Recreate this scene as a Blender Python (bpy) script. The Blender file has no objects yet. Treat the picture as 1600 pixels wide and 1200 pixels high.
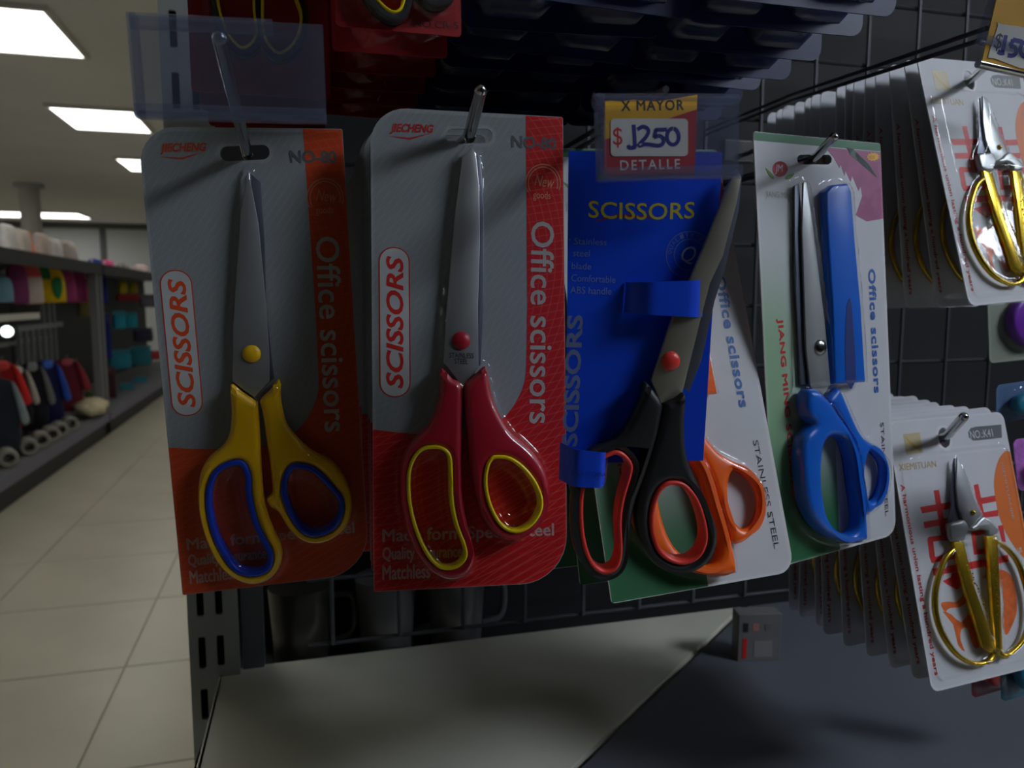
import bpy, bmesh, math, random
import numpy as np
from mathutils import Vector, Matrix
from mathutils.geometry import tessellate_polygon
random.seed(7)
SC = bpy.context.scene
COL = SC.collection
R = math.radians

# ------------------------------------------------------------------ camera
FPX, CAM_H, YAW, PITCH = 1200.0, 1.2, R(15.5), R(6.4)      # focal length in pixels of a 1600 x 1200 frame
CAM = Vector((0, 0, CAM_H))
FW = Vector((math.sin(YAW)*math.cos(PITCH), math.cos(YAW)*math.cos(PITCH), -math.sin(PITCH)))
RT = Vector((math.cos(YAW), -math.sin(YAW), 0))
UP = RT.cross(FW)
cd = bpy.data.cameras.new('camera'); cam = bpy.data.objects.new('camera', cd); COL.objects.link(cam)
cd.sensor_width = 36; cd.lens = FPX/1600*36; cd.clip_start = 0.02; cd.clip_end = 100
cam.matrix_world = Matrix(((RT.x, UP.x, -FW.x, 0), (RT.y, UP.y, -FW.y, 0), (RT.z, UP.z, -FW.z, CAM_H), (0, 0, 0, 1)))
cd.dof.use_dof = True; cd.dof.focus_distance = 0.385; cd.dof.aperture_fstop = 13
SC.camera = cam
# ------------------------------------------------------------------ world, exposure
w = bpy.data.worlds.new('world'); SC.world = w; w.use_nodes = True
w.node_tree.nodes['Background'].inputs[0].default_value = (0.05, 0.05, 0.055, 1)
w.node_tree.nodes['Background'].inputs[1].default_value = 0.2
SC.view_settings.view_transform = 'Standard'; SC.view_settings.look = 'None'
SC.view_settings.exposure = -0.42; SC.view_settings.gamma = 1.0; SC.view_settings.use_curve_mapping = False
PANEL_WARM, PANEL_COOL = 6.6, 42.0          # radiance of the ceiling panels

# ------------------------------------------------------------------ pixel -> place
def ray(x, y): return FW + RT*((x-800)/FPX) - UP*((y-600)/FPX)
def aty(x, y, Y): r = ray(x, y); return CAM + r*(Y/r.y)
def atx(x, y, X): r = ray(x, y); return CAM + r*(X/r.x)
def atz(x, y, Z): r = ray(x, y); return CAM + r*((Z-CAM_H)/r.z)
def Z(x0, y0, s, pts): return [(x0+s*a, y0+s*b) for a, b in pts]

class Pose:
    """plane of a hanging pack: local x right, y up, z towards the shopper"""
    def __init__(s, loc, yaw=0, tilt=0, roll=0):
        B = Matrix(((1, 0, 0), (0, 0, -1), (0, 1, 0)))
        m = Matrix.Rotation(R(yaw), 3, 'Z') @ B @ Matrix.Rotation(R(tilt), 3, 'X') @ Matrix.Rotation(R(roll), 3, 'Z')
        s.M = Matrix.Translation(Vector(loc)) @ m.to_4x4(); s.off = Vector((0, 0, 0))
    def origin(s, px, py):                      # move the local origin to the point seen at this pixel
        u = s.uv(px, py); s.off = Vector((-u[0], -u[1], 0)) + s.off
        s.M = s.M @ Matrix.Translation((u[0], u[1], 0)); return s
    def uv(s, px, py, z=0.0):
        I = s.M.inverted(); o = I @ CAM; d = I.to_3x3() @ ray(px, py)
        t = (z-o.z)/d.z; p = o + d*t; return (p.x, p.y)
    def pts(s, px, z=0.0): return [s.uv(a, b, z) for a, b in px]

# ------------------------------------------------------------------ materials
def lin(c): return tuple((v/255/12.92 if v/255 <= .04045 else ((v/255+.055)/1.055)**2.4) for v in c)
MATS = {}
def mat(name, rgb, rough=.5, metal=0, var=.06, scale=60, bump=0, spec=.5, coat=0):
    if name in MATS: return MATS[name]
    m = bpy.data.materials.new(name); m.use_nodes = True; N = m.node_tree.nodes; L = m.node_tree.links
    b = N['Principled BSDF']; c = lin(rgb)
    tc = N.new('ShaderNodeTexCoord'); nz = N.new('ShaderNodeTexNoise'); nz.inputs['Scale'].default_value = scale; nz.inputs['Detail'].default_value = 4
    L.new(tc.outputs['Object'], nz.inputs['Vector'])
    rp = N.new('ShaderNodeValToRGB')
    rp.color_ramp.elements[0].position = .3; rp.color_ramp.elements[1].position = .7
    rp.color_ramp.elements[0].color = (*[v*(1-var) for v in c], 1); rp.color_ramp.elements[1].color = (*[min(1, v*(1+var)) for v in c], 1)
    L.new(nz.outputs['Fac'], rp.inputs[0]); L.new(rp.outputs[0], b.inputs['Base Color'])
    b.inputs['Roughness'].default_value = rough; b.inputs['Metallic'].default_value = metal
    b.inputs['Specular IOR Level'].default_value = spec; b.inputs['Coat Weight'].default_value = coat; b.inputs['Coat Roughness'].default_value = .08
    if bump:
        bp = N.new('ShaderNodeBump'); bp.inputs['Strength'].default_value = bump; bp.inputs['Distance'].default_value = .002
        L.new(nz.outputs['Fac'], bp.inputs['Height']); L.new(bp.outputs[0], b.inputs['Normal'])
    MATS[name] = m; return m
def clear_plastic(name, tint=(.95, .96, .97), haze=0.0, hcol=(.5, .55, .65), rough=.06, ior=1.45, bump=0.0):
    m = bpy.data.materials.new(name); m.use_nodes = True; N = m.node_tree.nodes; L = m.node_tree.links
    N.remove(N['Principled BSDF']); out = N['Material Output']
    t = N.new('ShaderNodeBsdfTransparent'); t.inputs[0].default_value = (*tint, 1)
    g = N.new('ShaderNodeBsdfGlossy'); g.inputs[0].default_value = (1, 1, 1, 1); g.inputs['Roughness'].default_value = rough
    # Schlick reflectance of a thin sheet, the same seen from either side
    ge = N.new('ShaderNodeNewGeometry'); bp = N.new('ShaderNodeBump')
    dt = N.new('ShaderNodeVectorMath'); dt.operation = 'DOT_PRODUCT'; L.new(bp.outputs[0], dt.inputs[0]); L.new(ge.outputs['Incoming'], dt.inputs[1])
    def mth(op, a, b): 
        n_ = N.new('ShaderNodeMath'); n_.operation = op; n_.use_clamp = True
        for i_, v_ in ((0, a), (1, b)):
            if isinstance(v_, (int, float)): n_.inputs[i_].default_value = v_
            elif v_ is not None: L.new(v_, n_.inputs[i_])
        return n_.outputs[0]
    ab = N.new('ShaderNodeMath'); ab.operation = 'ABSOLUTE'; L.new(dt.outputs['Value'], ab.inputs[0])
    r0 = ((ior-1)/(ior+1))**2
    fr = mth('ADD', mth('MULTIPLY', mth('POWER', mth('SUBTRACT', 1.0, ab.outputs[0]), 5.0), 1-r0), r0)
    d = N.new('ShaderNodeBsdfDiffuse'); d.inputs[0].default_value = (*hcol, 1)
    mh = N.new('ShaderNodeMixShader'); mh.inputs[0].default_value = haze
    L.new(t.outputs[0], mh.inputs[1]); L.new(d.outputs[0], mh.inputs[2])
    mx = N.new('ShaderNodeMixShader'); L.new(fr, mx.inputs[0]); L.new(mh.outputs[0], mx.inputs[1]); L.new(g.outputs[0], mx.inputs[2])
    L.new(mx.outputs[0], out.inputs['Surface'])
    tc = N.new('ShaderNodeTexCoord'); nz = N.new('ShaderNodeTexNoise'); nz.inputs['Scale'].default_value = 45; nz.inputs['Detail'].default_value = 2
    bp.inputs['Strength'].default_value = bump; bp.inputs['Distance'].default_value = .003
    L.new(tc.outputs['Object'], nz.inputs['Vector']); L.new(nz.outputs['Fac'], bp.inputs['Height']); L.new(bp.outputs[0], g.inputs['Normal'])
    MATS[name] = m; return m
def lined(name, rgb, line, rough=.45, center=(-.2, .1), scale=150, amt=.35, second=True):
    """printed colour with fine arcs of paler line work, as on the office scissors cards"""
    m = mat(name, rgb, rough, var=.03, scale=30); N = m.node_tree.nodes; L = m.node_tree.links; b = N['Principled BSDF']
    src = b.inputs['Base Color'].links[0].from_socket; tc = N.new('ShaderNodeTexCoord')
    for k, ct in enumerate([center] + ([(center[0]*-1.6, center[1]-.3)] if second else [])):
        mp = N.new('ShaderNodeMapping'); mp.inputs['Location'].default_value = (-ct[0], -ct[1], 0)
        wv = N.new('ShaderNodeTexWave'); wv.wave_type = 'RINGS'; wv.rings_direction = 'Z'; wv.inputs['Scale'].default_value = scale
        wv.inputs['Distortion'].default_value = 0
        rp = N.new('ShaderNodeValToRGB'); rp.color_ramp.elements[0].position = .90; rp.color_ramp.elements[1].position = 1.0
        mx = N.new('ShaderNodeMixRGB'); mx.inputs[2].default_value = (*lin(line), 1)
        ml = N.new('ShaderNodeMath'); ml.operation = 'MULTIPLY'; ml.inputs[1].default_value = amt
        L.new(tc.outputs['Object'], mp.inputs[0]); L.new(mp.outputs[0], wv.inputs[0]); L.new(wv.outputs['Fac'], rp.inputs[0])
        L.new(rp.outputs[0], ml.inputs[0]); L.new(ml.outputs[0], mx.inputs[0]); L.new(src, mx.inputs[1]); src = mx.outputs[0]
    L.new(src, b.inputs['Base Color']); return m
def emit(name, rgb, strength):
    m = bpy.data.materials.new(name); m.use_nodes = True; N = m.node_tree.nodes; b = N['Principled BSDF']
    b.inputs['Base Color'].default_value = (.8, .8, .8, 1); b.inputs['Emission Color'].default_value = (*rgb, 1); b.inputs['Emission Strength'].default_value = strength
    MATS[name] = m; return m

# ------------------------------------------------------------------ objects
def link(o, parent=None):
    COL.objects.link(o)
    if parent is not None: o.parent = parent
    return o
def tag(o, label, cat, group=None, kind=None):
    if label: o['label'] = label
    if cat: o['category'] = cat
    if group: o['group'] = group
    if kind: o['kind'] = kind
    return o
def empty(name, M, label, cat, group=None):
    o = bpy.data.objects.new(name, None); o.empty_display_size = .02; link(o)
    o.matrix_world = M if isinstance(M, Matrix) else Matrix.Translation(Vector(M)); return tag(o, label, cat, group)
def mobj(name, verts, faces, m, parent=None, smooth=None):
    me = bpy.data.meshes.new(name); me.from_pydata([tuple(v) for v in verts], [], faces); me.update()
    if smooth is not None:
        me.shade_smooth()
        if smooth < 179: me.set_sharp_from_angle(angle=R(smooth))
    if m is not None: me.materials.append(m)
    return link(bpy.data.objects.new(name, me), parent)
def copy_tree(o, parent=None, skip=()):
    c = o.copy(); COL.objects.link(c)
    if parent is not None: c.parent = parent; c.matrix_parent_inverse = o.matrix_parent_inverse.copy()
    for ch in list(o.children):
        if ch.name.split('.')[0] in skip: continue
        copy_tree(ch, c, skip)
    return c
def struct(o, label=None, cat=None): o['kind'] = 'structure'; return tag(o, label, cat)

def area(p): return .5*sum(p[i][0]*p[(i+1) % len(p)][1]-p[(i+1) % len(p)][0]*p[i][1] for i in range(len(p)))
def inset(p, d):
    n = len(p); out = []
    for i in range(n):
        a, b, c = p[i-1], p[i], p[(i+1) % n]
        e1 = Vector((b[0]-a[0], b[1]-a[1])); e2 = Vector((c[0]-b[0], c[1]-b[1]))
        if e1.length < 1e-9: e1 = e2.copy()
        if e2.length < 1e-9: e2 = e1.copy()
        e1.normalize(); e2.normalize(); n1 = Vector((-e1.y, e1.x)); n2 = Vector((-e2.y, e2.x)); s = n1+n2
        if s.length < 1e-6: s = n1.copy()
        s.normalize(); k = max(.5, s.dot(n1)); out.append((b[0]+s.x*d/k, b[1]+s.y*d/k))
    return out
def ccw(p, want=True): return list(p) if (area(p) > 0) == want else list(reversed(p))
def slab_data(outer, holes=(), z0=0, z1=.001, bevel=0, seg=3):
    loops = [ccw(outer)] + [ccw(h, False) for h in holes]
    if bevel > 0:
        bevel = min(bevel, (z1-z0)/2*.999)
        pr = []
        for k in range(seg+1): a = math.pi/2*k/seg; pr.append((bevel*(1-math.sin(a)), z0+bevel*(1-math.cos(a))))
        for k in range(seg+1): a = math.pi/2*k/seg; pr.append((bevel*(1-math.cos(a)), z1-bevel*(1-math.sin(a))))
    else: pr = [(0, z0), (0, z1)]
    V, Fc = [], []; base = []
    for lp in loops:
        rings = []
        for d, z in pr:
            q = inset(lp, d) if d > 1e-9 else lp
            rings.append(len(V)); V += [(x, y, z) for x, y in q]
        n = len(lp); base.append((rings, n))
        for a, b in zip(rings[:-1], rings[1:]):
            for i in range(n): j = (i+1) % n; Fc.append((a+i, a+j, b+j, b+i))
    for top in (0, -1):
        idx = []; polys = []
        for rings, n in base:
            idx += [rings[top]+i for i in range(n)]; polys.append([Vector(V[rings[top]+i]) for i in range(n)])
        for t in tessellate_polygon(polys):
            a, b, c = (idx[k] for k in t); A, B, Cc = (Vector(V[k]) for k in (a, b, c))
            up = ((B-A).cross(Cc-A)).z > 0
            Fc.append((a, b, c) if up == (top == -1) else (c, b, a))
    return V, Fc
def slab(name, outer, holes=(), z0=0, z1=.001, bevel=0, m=None, parent=None, seg=3):
    V, Fc = slab_data(outer, holes, z0, z1, bevel, seg)
    return mobj(name, V, Fc, m, parent, 40)
def smooth(p, n=4, closed=True):
    out = []; N = len(p)
    for i in range(N if closed else N-1):
        P = [p[(i+k) % N] if closed else p[min(max(i+k, 0), N-1)] for k in (-1, 0, 1, 2)]
        for s in range(n):
            t = s/n; out.append(tuple(.5*((2*P[1][a])+(-P[0][a]+P[2][a])*t+(2*P[0][a]-5*P[1][a]+4*P[2][a]-P[3][a])*t*t+(-P[0][a]+3*P[1][a]-3*P[2][a]+P[3][a])*t**3) for a in range(len(P[0]))))
    if not closed: out.append(tuple(p[-1]))
    return out
def rrect(x0, y0, x1, y1, r, n=5):
    if not isinstance(r, (tuple, list)): r = (r,)*4                  # bl, br, tr, tl
    out = []
    for (cx, cy, sx, sy, a0), rr in zip(((x0, y0, 1, 1, 180), (x1, y0, -1, 1, 270), (x1, y1, -1, -1, 0), (x0, y1, 1, -1, 90)), r):
        if rr < 1e-6: out.append((cx, cy)); continue
        for k in range(n+1): a = R(a0+90*k/n); out.append((cx+sx*rr+rr*math.cos(a), cy+sy*rr+rr*math.sin(a)))
    return out
def circle(cx, cy, rx, ry=None, n=24): ry = ry or rx; return [(cx+rx*math.cos(2*math.pi*k/n), cy+ry*math.sin(2*math.pi*k/n)) for k in range(n)]
def ribbon(p, wd):
    L_, Rr = [], []
    for i in range(len(p)):
        a = Vector(p[max(0, i-1)]); b = Vector(p[min(len(p)-1, i+1)]); d = (b-a).normalized(); nn = Vector((-d.y, d.x))*wd/2
        L_.append((p[i][0]+nn.x, p[i][1]+nn.y)); Rr.append((p[i][0]-nn.x, p[i][1]-nn.y))
    return L_ + Rr[::-1]
def box_data(x0, x1, y0, y1, z0, z1):
    return ([(x0, y0, z0), (x1, y0, z0), (x1, y1, z0), (x0, y1, z0), (x0, y0, z1), (x1, y0, z1), (x1, y1, z1), (x0, y1, z1)],
            [(0, 3, 2, 1), (4, 5, 6, 7), (0, 1, 5, 4), (1, 2, 6, 5), (2, 3, 7, 6), (3, 0, 4, 7)])
def box(name, x0, x1, y0, y1, z0, z1, m, parent=None, bev=0):
    V, Fc = box_data(x0, x1, y0, y1, z0, z1); o = mobj(name, V, Fc, m, parent)
    if bev:
        bm = bmesh.new(); bm.from_mesh(o.data); bmesh.ops.bevel(bm, geom=bm.edges[:], offset=bev, segments=2, affect='EDGES', profile=.5); bm.to_mesh(o.data); bm.free()
    return o
def tube_data(path, r, n=8, cap=True):
    P = [Vector(p) for p in path]; rr = r if isinstance(r, (list, tuple)) else [r]*len(P); V, Fc = [], []
    t0 = (P[1]-P[0]).normalized(); nrm = t0.orthogonal().normalized()
    for i, p in enumerate(P):
        t = (P[min(i+1, len(P)-1)]-P[max(i-1, 0)]).normalized(); nrm = (nrm-t*nrm.dot(t)).normalized(); bn = t.cross(nrm)
        V += [tuple(p+(nrm*math.cos(2*math.pi*k/n)+bn*math.sin(2*math.pi*k/n))*rr[i]) for k in range(n)]
    for i in range(len(P)-1):
        for k in range(n): j = (k+1) % n; Fc.append((i*n+k, i*n+j, (i+1)*n+j, (i+1)*n+k))
    if cap: Fc.append(tuple(range(n))[::-1]); Fc.append(tuple((len(P)-1)*n+k for k in range(n)))
    return V, Fc
def tube(name, path, r, m, parent=None, n=8): V, Fc = tube_data(path, r, n); return mobj(name, V, Fc, m, parent, 50)
def dome(name, cx, cy, r, z0, h, m, parent=None, n=20, k=5):
    V = [(cx, cy, z0+h)]; Fc = []
    for i in range(1, k+1):
        a = math.pi/2*i/k; V += [(cx+r*math.sin(a)*math.cos(2*math.pi*j/n), cy+r*math.sin(a)*math.sin(2*math.pi*j/n), z0+h*math.cos(a)) for j in range(n)]
    for j in range(n):
        Fc.append((0, 1+j, 1+(j+1) % n))
        for i in range(k-1): a, b = 1+i*n+j, 1+i*n+(j+1) % n; Fc.append((a, a+n, b+n, b))
    b0 = len(V); V += [(cx+r*math.cos(2*math.pi*j/n), cy+r*math.sin(2*math.pi*j/n), z0-.002) for j in range(n)]
    for j in range(n): a, b = 1+(k-1)*n+j, 1+(k-1)*n+(j+1) % n; Fc.append((a, b0+j, b0+(j+1) % n, b))
    Fc.append(tuple(b0+j for j in range(n))[::-1])
    return mobj(name, V, Fc, m, parent, 60)

TXT = {}
def text_mesh(body, shear=0, bold=0, space=1.0):
    k = (body, shear, bold, space)
    if k not in TXT:
        c = bpy.data.curves.new('t', 'FONT'); c.body = body; c.shear = shear; c.offset = bold; c.space_character = space; c.resolution_u = 3
        o = bpy.data.objects.new('t', c); me = o.to_mesh()
        V = np.array([v.co[:2] for v in me.vertices]); Fc = [tuple(p.vertices) for p in me.polygons]
        o.to_mesh_clear(); bpy.data.objects.remove(o); bpy.data.curves.remove(c); TXT[k] = (V, Fc)
    return TXT[k]
def text_local(name, body, a, b, h, z, m, parent, shear=0, bold=0, space=1.0, arc=0.0, label=None, fat=0):
    """lettering whose mid-line runs from local point a to b, total height h"""
    V, Fc = text_mesh(body, shear, bold, space); V = V.copy()
    lo, hi = V.min(0), V.max(0); V = (V-(lo+hi)/2)/(hi-lo)
    a, b = Vector(a), Vector(b); d = b-a; L = d.length; d.normalize(); n = Vector((-d.y, d.x)); c = (a+b)/2
    P = []
    for x, y in V:
        yy = y*h + arc*h*(1-4*x*x); p = c+d*(x*L)+n*yy; P.append((p.x, p.y, z))
    if fat:                                   # heavier strokes: the same letters struck again a hair to each side
        n0 = len(P); Q, G = list(P), list(Fc)
        for k_, (sx, sy) in enumerate(((1, 0), (-1, 0), (0, 1), (0, -1))):
            P += [(x+(d.x*sx+n.x*sy)*fat*h, y+(d.y*sx+n.y*sy)*fat*h, zz+1e-6*(k_+1)) for x, y, zz in Q]; Fc = Fc + [tuple(v+n0*(k_+1) for v in f) for f in G]
    o = mobj(name, P, Fc, m, parent)
    if label: o['label'] = label
    return o
def text_px(ps, body, a, b, hpx, z, m, parent, **k):
    A, B = ps.uv(*a, z), ps.uv(*b, z); s = (Vector(B)-Vector(A)).length/(Vector(b)-Vector(a)).length
    return text_local('lettering', body, A, B, hpx*s, z, m, parent, **k)
def dist_poly(X, Y, poly):
    """signed distance (negative inside) from grid points to a polygon, vectorised"""
    P = np.array(poly); Q = np.roll(P, -1, 0); D = np.full(X.shape, 1e9); ins = np.zeros(X.shape, bool)
    for (ax, ay), (bx, by) in zip(P, Q):
        ex, ey = bx-ax, by-ay; l2 = ex*ex+ey*ey+1e-18
        t = np.clip(((X-ax)*ex+(Y-ay)*ey)/l2, 0, 1); D = np.minimum(D, (X-ax-t*ex)**2+(Y-ay-t*ey)**2)
        if abs(ey) > 1e-12: ins ^= ((ay > Y) != (by > Y)) & (X < (bx-ax)*(Y-ay)/ey+ax)
    D = np.sqrt(D); D[ins] *= -1; return D
def blister(name, outline, bumps, m, parent, res=.0014, base=.0009, slot=None):
    """thin clear sheet over the card with domes formed around what it holds: bumps = [(polygon, margin, height, edge)]"""
    O = np.array(outline); x0, y0 = O.min(0); x1, y1 = O.max(0)
    xs = np.arange(x0, x1+res, res); ys = np.arange(y0, y1+res, res); X, Y = np.meshgrid(xs, ys)
    H = np.full(X.shape, base)
    for poly, mg, h, edge in bumps:
        d = dist_poly(X, Y, poly)-mg; t = np.clip(-d/edge, 0, 1); t = np.sqrt(1-(1-t)**2)*.65+t*t*(3-2*t)*.35; H = np.maximum(H, base+h*t)
    keep = dist_poly(X, Y, outline) < -.0008
    if slot is not None: keep &= dist_poly(X, Y, slot) > .001
    idx = np.full(X.shape, -1); V = []; Fc = []
    q = keep[:-1, :-1] & keep[1:, :-1] & keep[:-1, 1:] & keep[1:, 1:]
    use = np.zeros(X.shape, bool); use[:-1, :-1] |= q; use[1:, :-1] |= q; use[:-1, 1:] |= q; use[1:, 1:] |= q
    idx[use] = np.arange(use.sum()); V = np.stack([X[use], Y[use], H[use]], 1).tolist()
    jj, ii = np.nonzero(q)
    Fc = np.stack([idx[jj, ii], idx[jj, ii+1], idx[jj+1, ii+1], idx[jj+1, ii]], 1).tolist()
    return mobj(name, V, Fc, m, parent, 180)

# ------------------------------------------------------------------ palette
M_clear = clear_plastic('clear blister plastic', rough=.06, bump=.12)
M_holder = clear_plastic('clear price holder plastic', tint=(.86, .88, .93), haze=.13, hcol=(.30, .33, .48), rough=.14, bump=.3)
M_window = clear_plastic('clear tag window', tint=(.94, .95, .97), haze=.015, rough=.1, bump=.1)
M_bluefilm = clear_plastic('dark blue tinted plastic', tint=(.10, .16, .36), haze=.35, hcol=(.05, .08, .2), rough=.2, bump=.3)
M_steel = mat('brushed steel', (172, 174, 175), .36, .65, .08, 25)
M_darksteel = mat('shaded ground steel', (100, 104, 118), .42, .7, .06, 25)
M_chrome = mat('chromed wire', (176, 176, 174), .2, 1, .04, 80)
M_gold = mat('gold plated metal', (214, 178, 52), .25, .9, .08, 120)
M_grey = lined('silver grey print', (146, 150, 154), (186, 190, 194), .4, (-.16, .10), 95, .13)
M_red = lined('red print', (196, 28, 32), (226, 120, 112), .4, (-.06, -.06), 80, .25)
M_orange = lined('orange red print', (206, 74, 34), (222, 120, 88), .4, (-.06, -.06), 80, .2)
M_white = mat('white card', (206, 206, 212), .55, 0, .03, 40)
M_ltgrey = mat('pale grey ink', (176, 172, 170), .5)
M_dkgrey = mat('dark grey ink', (92, 94, 98), .5)
M_redink = mat('red ink', (196, 34, 30), .5)
M_orink = mat('orange red ink', (206, 72, 30), .5)
M_blueink = mat('blue ink', (38, 98, 176), .5)
M_blackink = mat('black ink', (34, 34, 40), .5)
M_pink = mat('magenta pink print', (166, 82, 130), .5, var=.15, scale=90)
M_green = mat('dark green print', (34, 110, 66), .5, var=.08)
M_palegreen = mat('pale green print', (150, 178, 150), .5, var=.1, scale=18)
M_yellow = mat('yellow plastic', (246, 190, 10), .38, 0, .04)
M_yellow2 = mat('bright yellow soft grip', (250, 222, 10), .35, 0, .03)
M_blueplastic = mat('blue soft grip', (24, 62, 190), .35, 0, .05)
M_redplastic = mat('crimson plastic', (176, 24, 46), .4, 0, .04)
M_redgrip = mat('red soft grip', (222, 56, 50), .4, 0, .04)
M_black = mat('black plastic', (30, 31, 36), .42, 0, .1)
M_orangep = mat('bright orange plastic', (255, 104, 10), .35, 0, .03)
M_blue5 = mat('blue plastic', (10, 100, 210), .32, 0, .04)
M_bluecard = mat('royal blue card', (8, 68, 218), .38, 0, .04, 20)
M_deepblue = mat('navy print', (10, 32, 110), .45)
M_cardback = mat('grey card back', (150, 150, 156), .6)
M_greymetal = mat('grey painted steel', (150, 154, 152), .5, .1, .07, 12)
M_deck = mat('warm grey painted shelf', (192, 191, 178), .42, 0, .1, 9, .02)
M_dark = mat('dark backing board', (16, 16, 20), .7)
M_hole = mat('black slot', (6, 6, 8), .8)

# ------------------------------------------------------------------ the room
X0, X1, Y0, Y1, CEIL = -9.0, 7.0, -7.0, 18.6, 2.8
M_grout = mat('beige grout', (120, 114, 98), .7)
M_tile = mat('glossy beige tile', (176, 171, 153), .3, 0, .07, 3.5, spec=.35)
M_ceil = mat('matte ceiling board', (226, 226, 222), .9, 0, .04, 1.2)
M_wall = mat('pale grey wall', (190, 194, 196), .8, 0, .03, .8)
def tiled_floor():
    m = mat('tiled floor sheet', (176, 171, 153), .3, 0, .07, 3.5, spec=.35); N = m.node_tree.nodes; L = m.node_tree.links; b = N['Principled BSDF']
    src = b.inputs['Base Color'].links[0].from_socket; tc = N.new('ShaderNodeTexCoord'); mp = N.new('ShaderNodeMapping'); mp.inputs['Location'].default_value = (.58, -.245, 0)
    br = N.new('ShaderNodeTexBrick'); br.offset = 0; br.inputs['Scale'].default_value = 1; br.inputs['Brick Width'].default_value = .6; br.inputs['Row Height'].default_value = .6; br.inputs['Mortar Size'].default_value = .004
    mx = N.new('ShaderNodeMixRGB'); mx.inputs[2].default_value = (*lin((120, 114, 98)), 1)
    L.new(tc.outputs['Object'], mp.inputs[0]); L.new(mp.outputs[0], br.inputs[0]); L.new(br.outputs['Fac'], mx.inputs[0]); L.new(src, mx.inputs[1]); L.new(mx.outputs[0], b.inputs['Base Color']); return m
floor = struct(box('floor', X0, X1, Y0, Y1, -.1, -.004, tiled_floor()), 'glossy beige tiled shop floor', 'floor')
# tiles of the aisle in view are pieces of their own; the rest of the floor is one larger tiled sheet
tile_me = None
for i in range(4):
    for j in range(-2, 19):
        x, y = -1.78+.6*i, 2.645+.6*j
        if i == 3 and y < 1: continue
        if tile_me is None:
            V, Fc = box_data(.0025, .5975, .0025, .5975, -.004, 0); t = mobj('tile', V, Fc, M_tile); tile_me = t.data
        else: t = link(bpy.data.objects.new('tile', tile_me))
        t.parent = floor; t.location = (x, y, 0)
ceil = struct(box('ceiling', X0, X1, Y0, Y1, CEIL, CEIL+.1, M_ceil), 'flat pale grey shop ceiling', 'ceiling')
for n, a in (('wall_far', (X0, X1, Y1, Y1+.1)), ('wall_back', (X0, X1, Y0-.1, Y0)), ('wall_left', (X0-.1, X0, Y0, Y1)), ('wall_right', (X1, X1+.1, Y0, Y1))):
    o = struct(box(n, *a, 0, CEIL, mat('dark low bounce wall', (96, 92, 90), .8) if n in ('wall_back', 'wall_right') else M_wall), 'pale grey painted shop ' + n.replace('_', ' '), 'wall')  # unseen back and right walls darkened to cut bounced light
    if n == 'wall_far':
        M_joint = mat('dark grey cover strip', (90, 92, 94), .7)
        for x in (-6.6, -4.02, -1.5): box('cover_strip', x-.06, x+.06, Y1-.03, Y1, 0, CEIL, M_joint, o)
        box('top_trim', X0, X1, Y1-.04, Y1, CEIL-.12, CEIL, M_joint, o)
pc = atz(45, 287, CEIL)
col = empty('ceiling_column', (pc.x, pc.y, 0), 'slim white column rising to the ceiling behind the far shelf', 'column')
V, Fc = tube_data([(0, 0, 0), (0, 0, CEIL)], .13, 16); mobj('shaft', V, Fc, mat('white column paint', (196, 194, 188), .7), col, 50)
V, Fc = tube_data([(0, 0, CEIL-.06), (0, 0, CEIL)], .19, 16); mobj('capital', V, Fc, M_wall, col, 50)
M_pf = mat('panel frame', (210, 210, 205), .5)
E_warm = emit('warm white light panel', (1.0, .98, .92), PANEL_WARM); E_cool = emit('cool white light panel', (.82, .9, 1.0), PANEL_COOL)
def panel(x, y, e, label, group=None, hx=.32, hy=.43):
    o = empty('ceiling_light', (x, y, CEIL), label, 'ceiling light', group)
    V, Fc = slab_data([(-hx-.03, -hy-.03), (hx+.03, -hy-.03), (hx+.03, hy+.03), (-hx-.03, hy+.03)], [[(-hx, -hy), (hx, -hy), (hx, hy), (-hx, hy)]], -.03, 0)
    mobj('frame', V, Fc, M_pf, o)
    box('diffuser', -hx, hx, -hy, hy, -.022, -.004, e, o)
panel(-1.63, 5.41, E_warm, 'largest glowing ceiling light panel at the top left corner')
panel(-1.63, 7.82, E_warm, 'second glowing ceiling light panel along the aisle, beside the clear price holder')
panel(-1.63, 10.3, E_warm, 'third smaller glowing ceiling light panel along the aisle')
panel(-4.75, 16.9, E_warm, 'farthest glowing ceiling light panel behind the white column', hx=.8, hy=.5)
for x, y, e, lab in ((-1.63, 2.99, E_warm, 'ceiling light panel over the aisle, next nearer than the largest one in view'),
                     (2.3, -1.1, E_cool, 'cool white ceiling light panel behind the shopper on the right'), (-.93, 2.99, E_warm, 'added ceiling light panel brightening the deck beside the rack end')):  # extra warm panel by the rack end added to brighten the left deck
    panel(x, y, e, lab, None, .32 if x < 2 else .45)
for cname, x, ys_ in (('left hand', -4.75, (2.99, 5.41, 7.82, 10.3)), ('far left', -7.4, (.57, 5.41, 10.3, 15)), ('next', 1.3, (5.41, 7.82, 10.3, 13, 16)), ('far right', 4.6, (5.41, 10.3, 15)), ('near right', 4.6, (-1.0,))):  # unseen panels added for more bounced and frontal light
    for k, y in enumerate(ys_): panel(x, y, E_cool if cname in ('near right', 'middle') else E_warm, 'added ceiling light panel %s along the %s row, out of view' % (['first', 'second', 'third', 'fourth', 'fifth', 'sixth'][k], cname))

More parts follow.
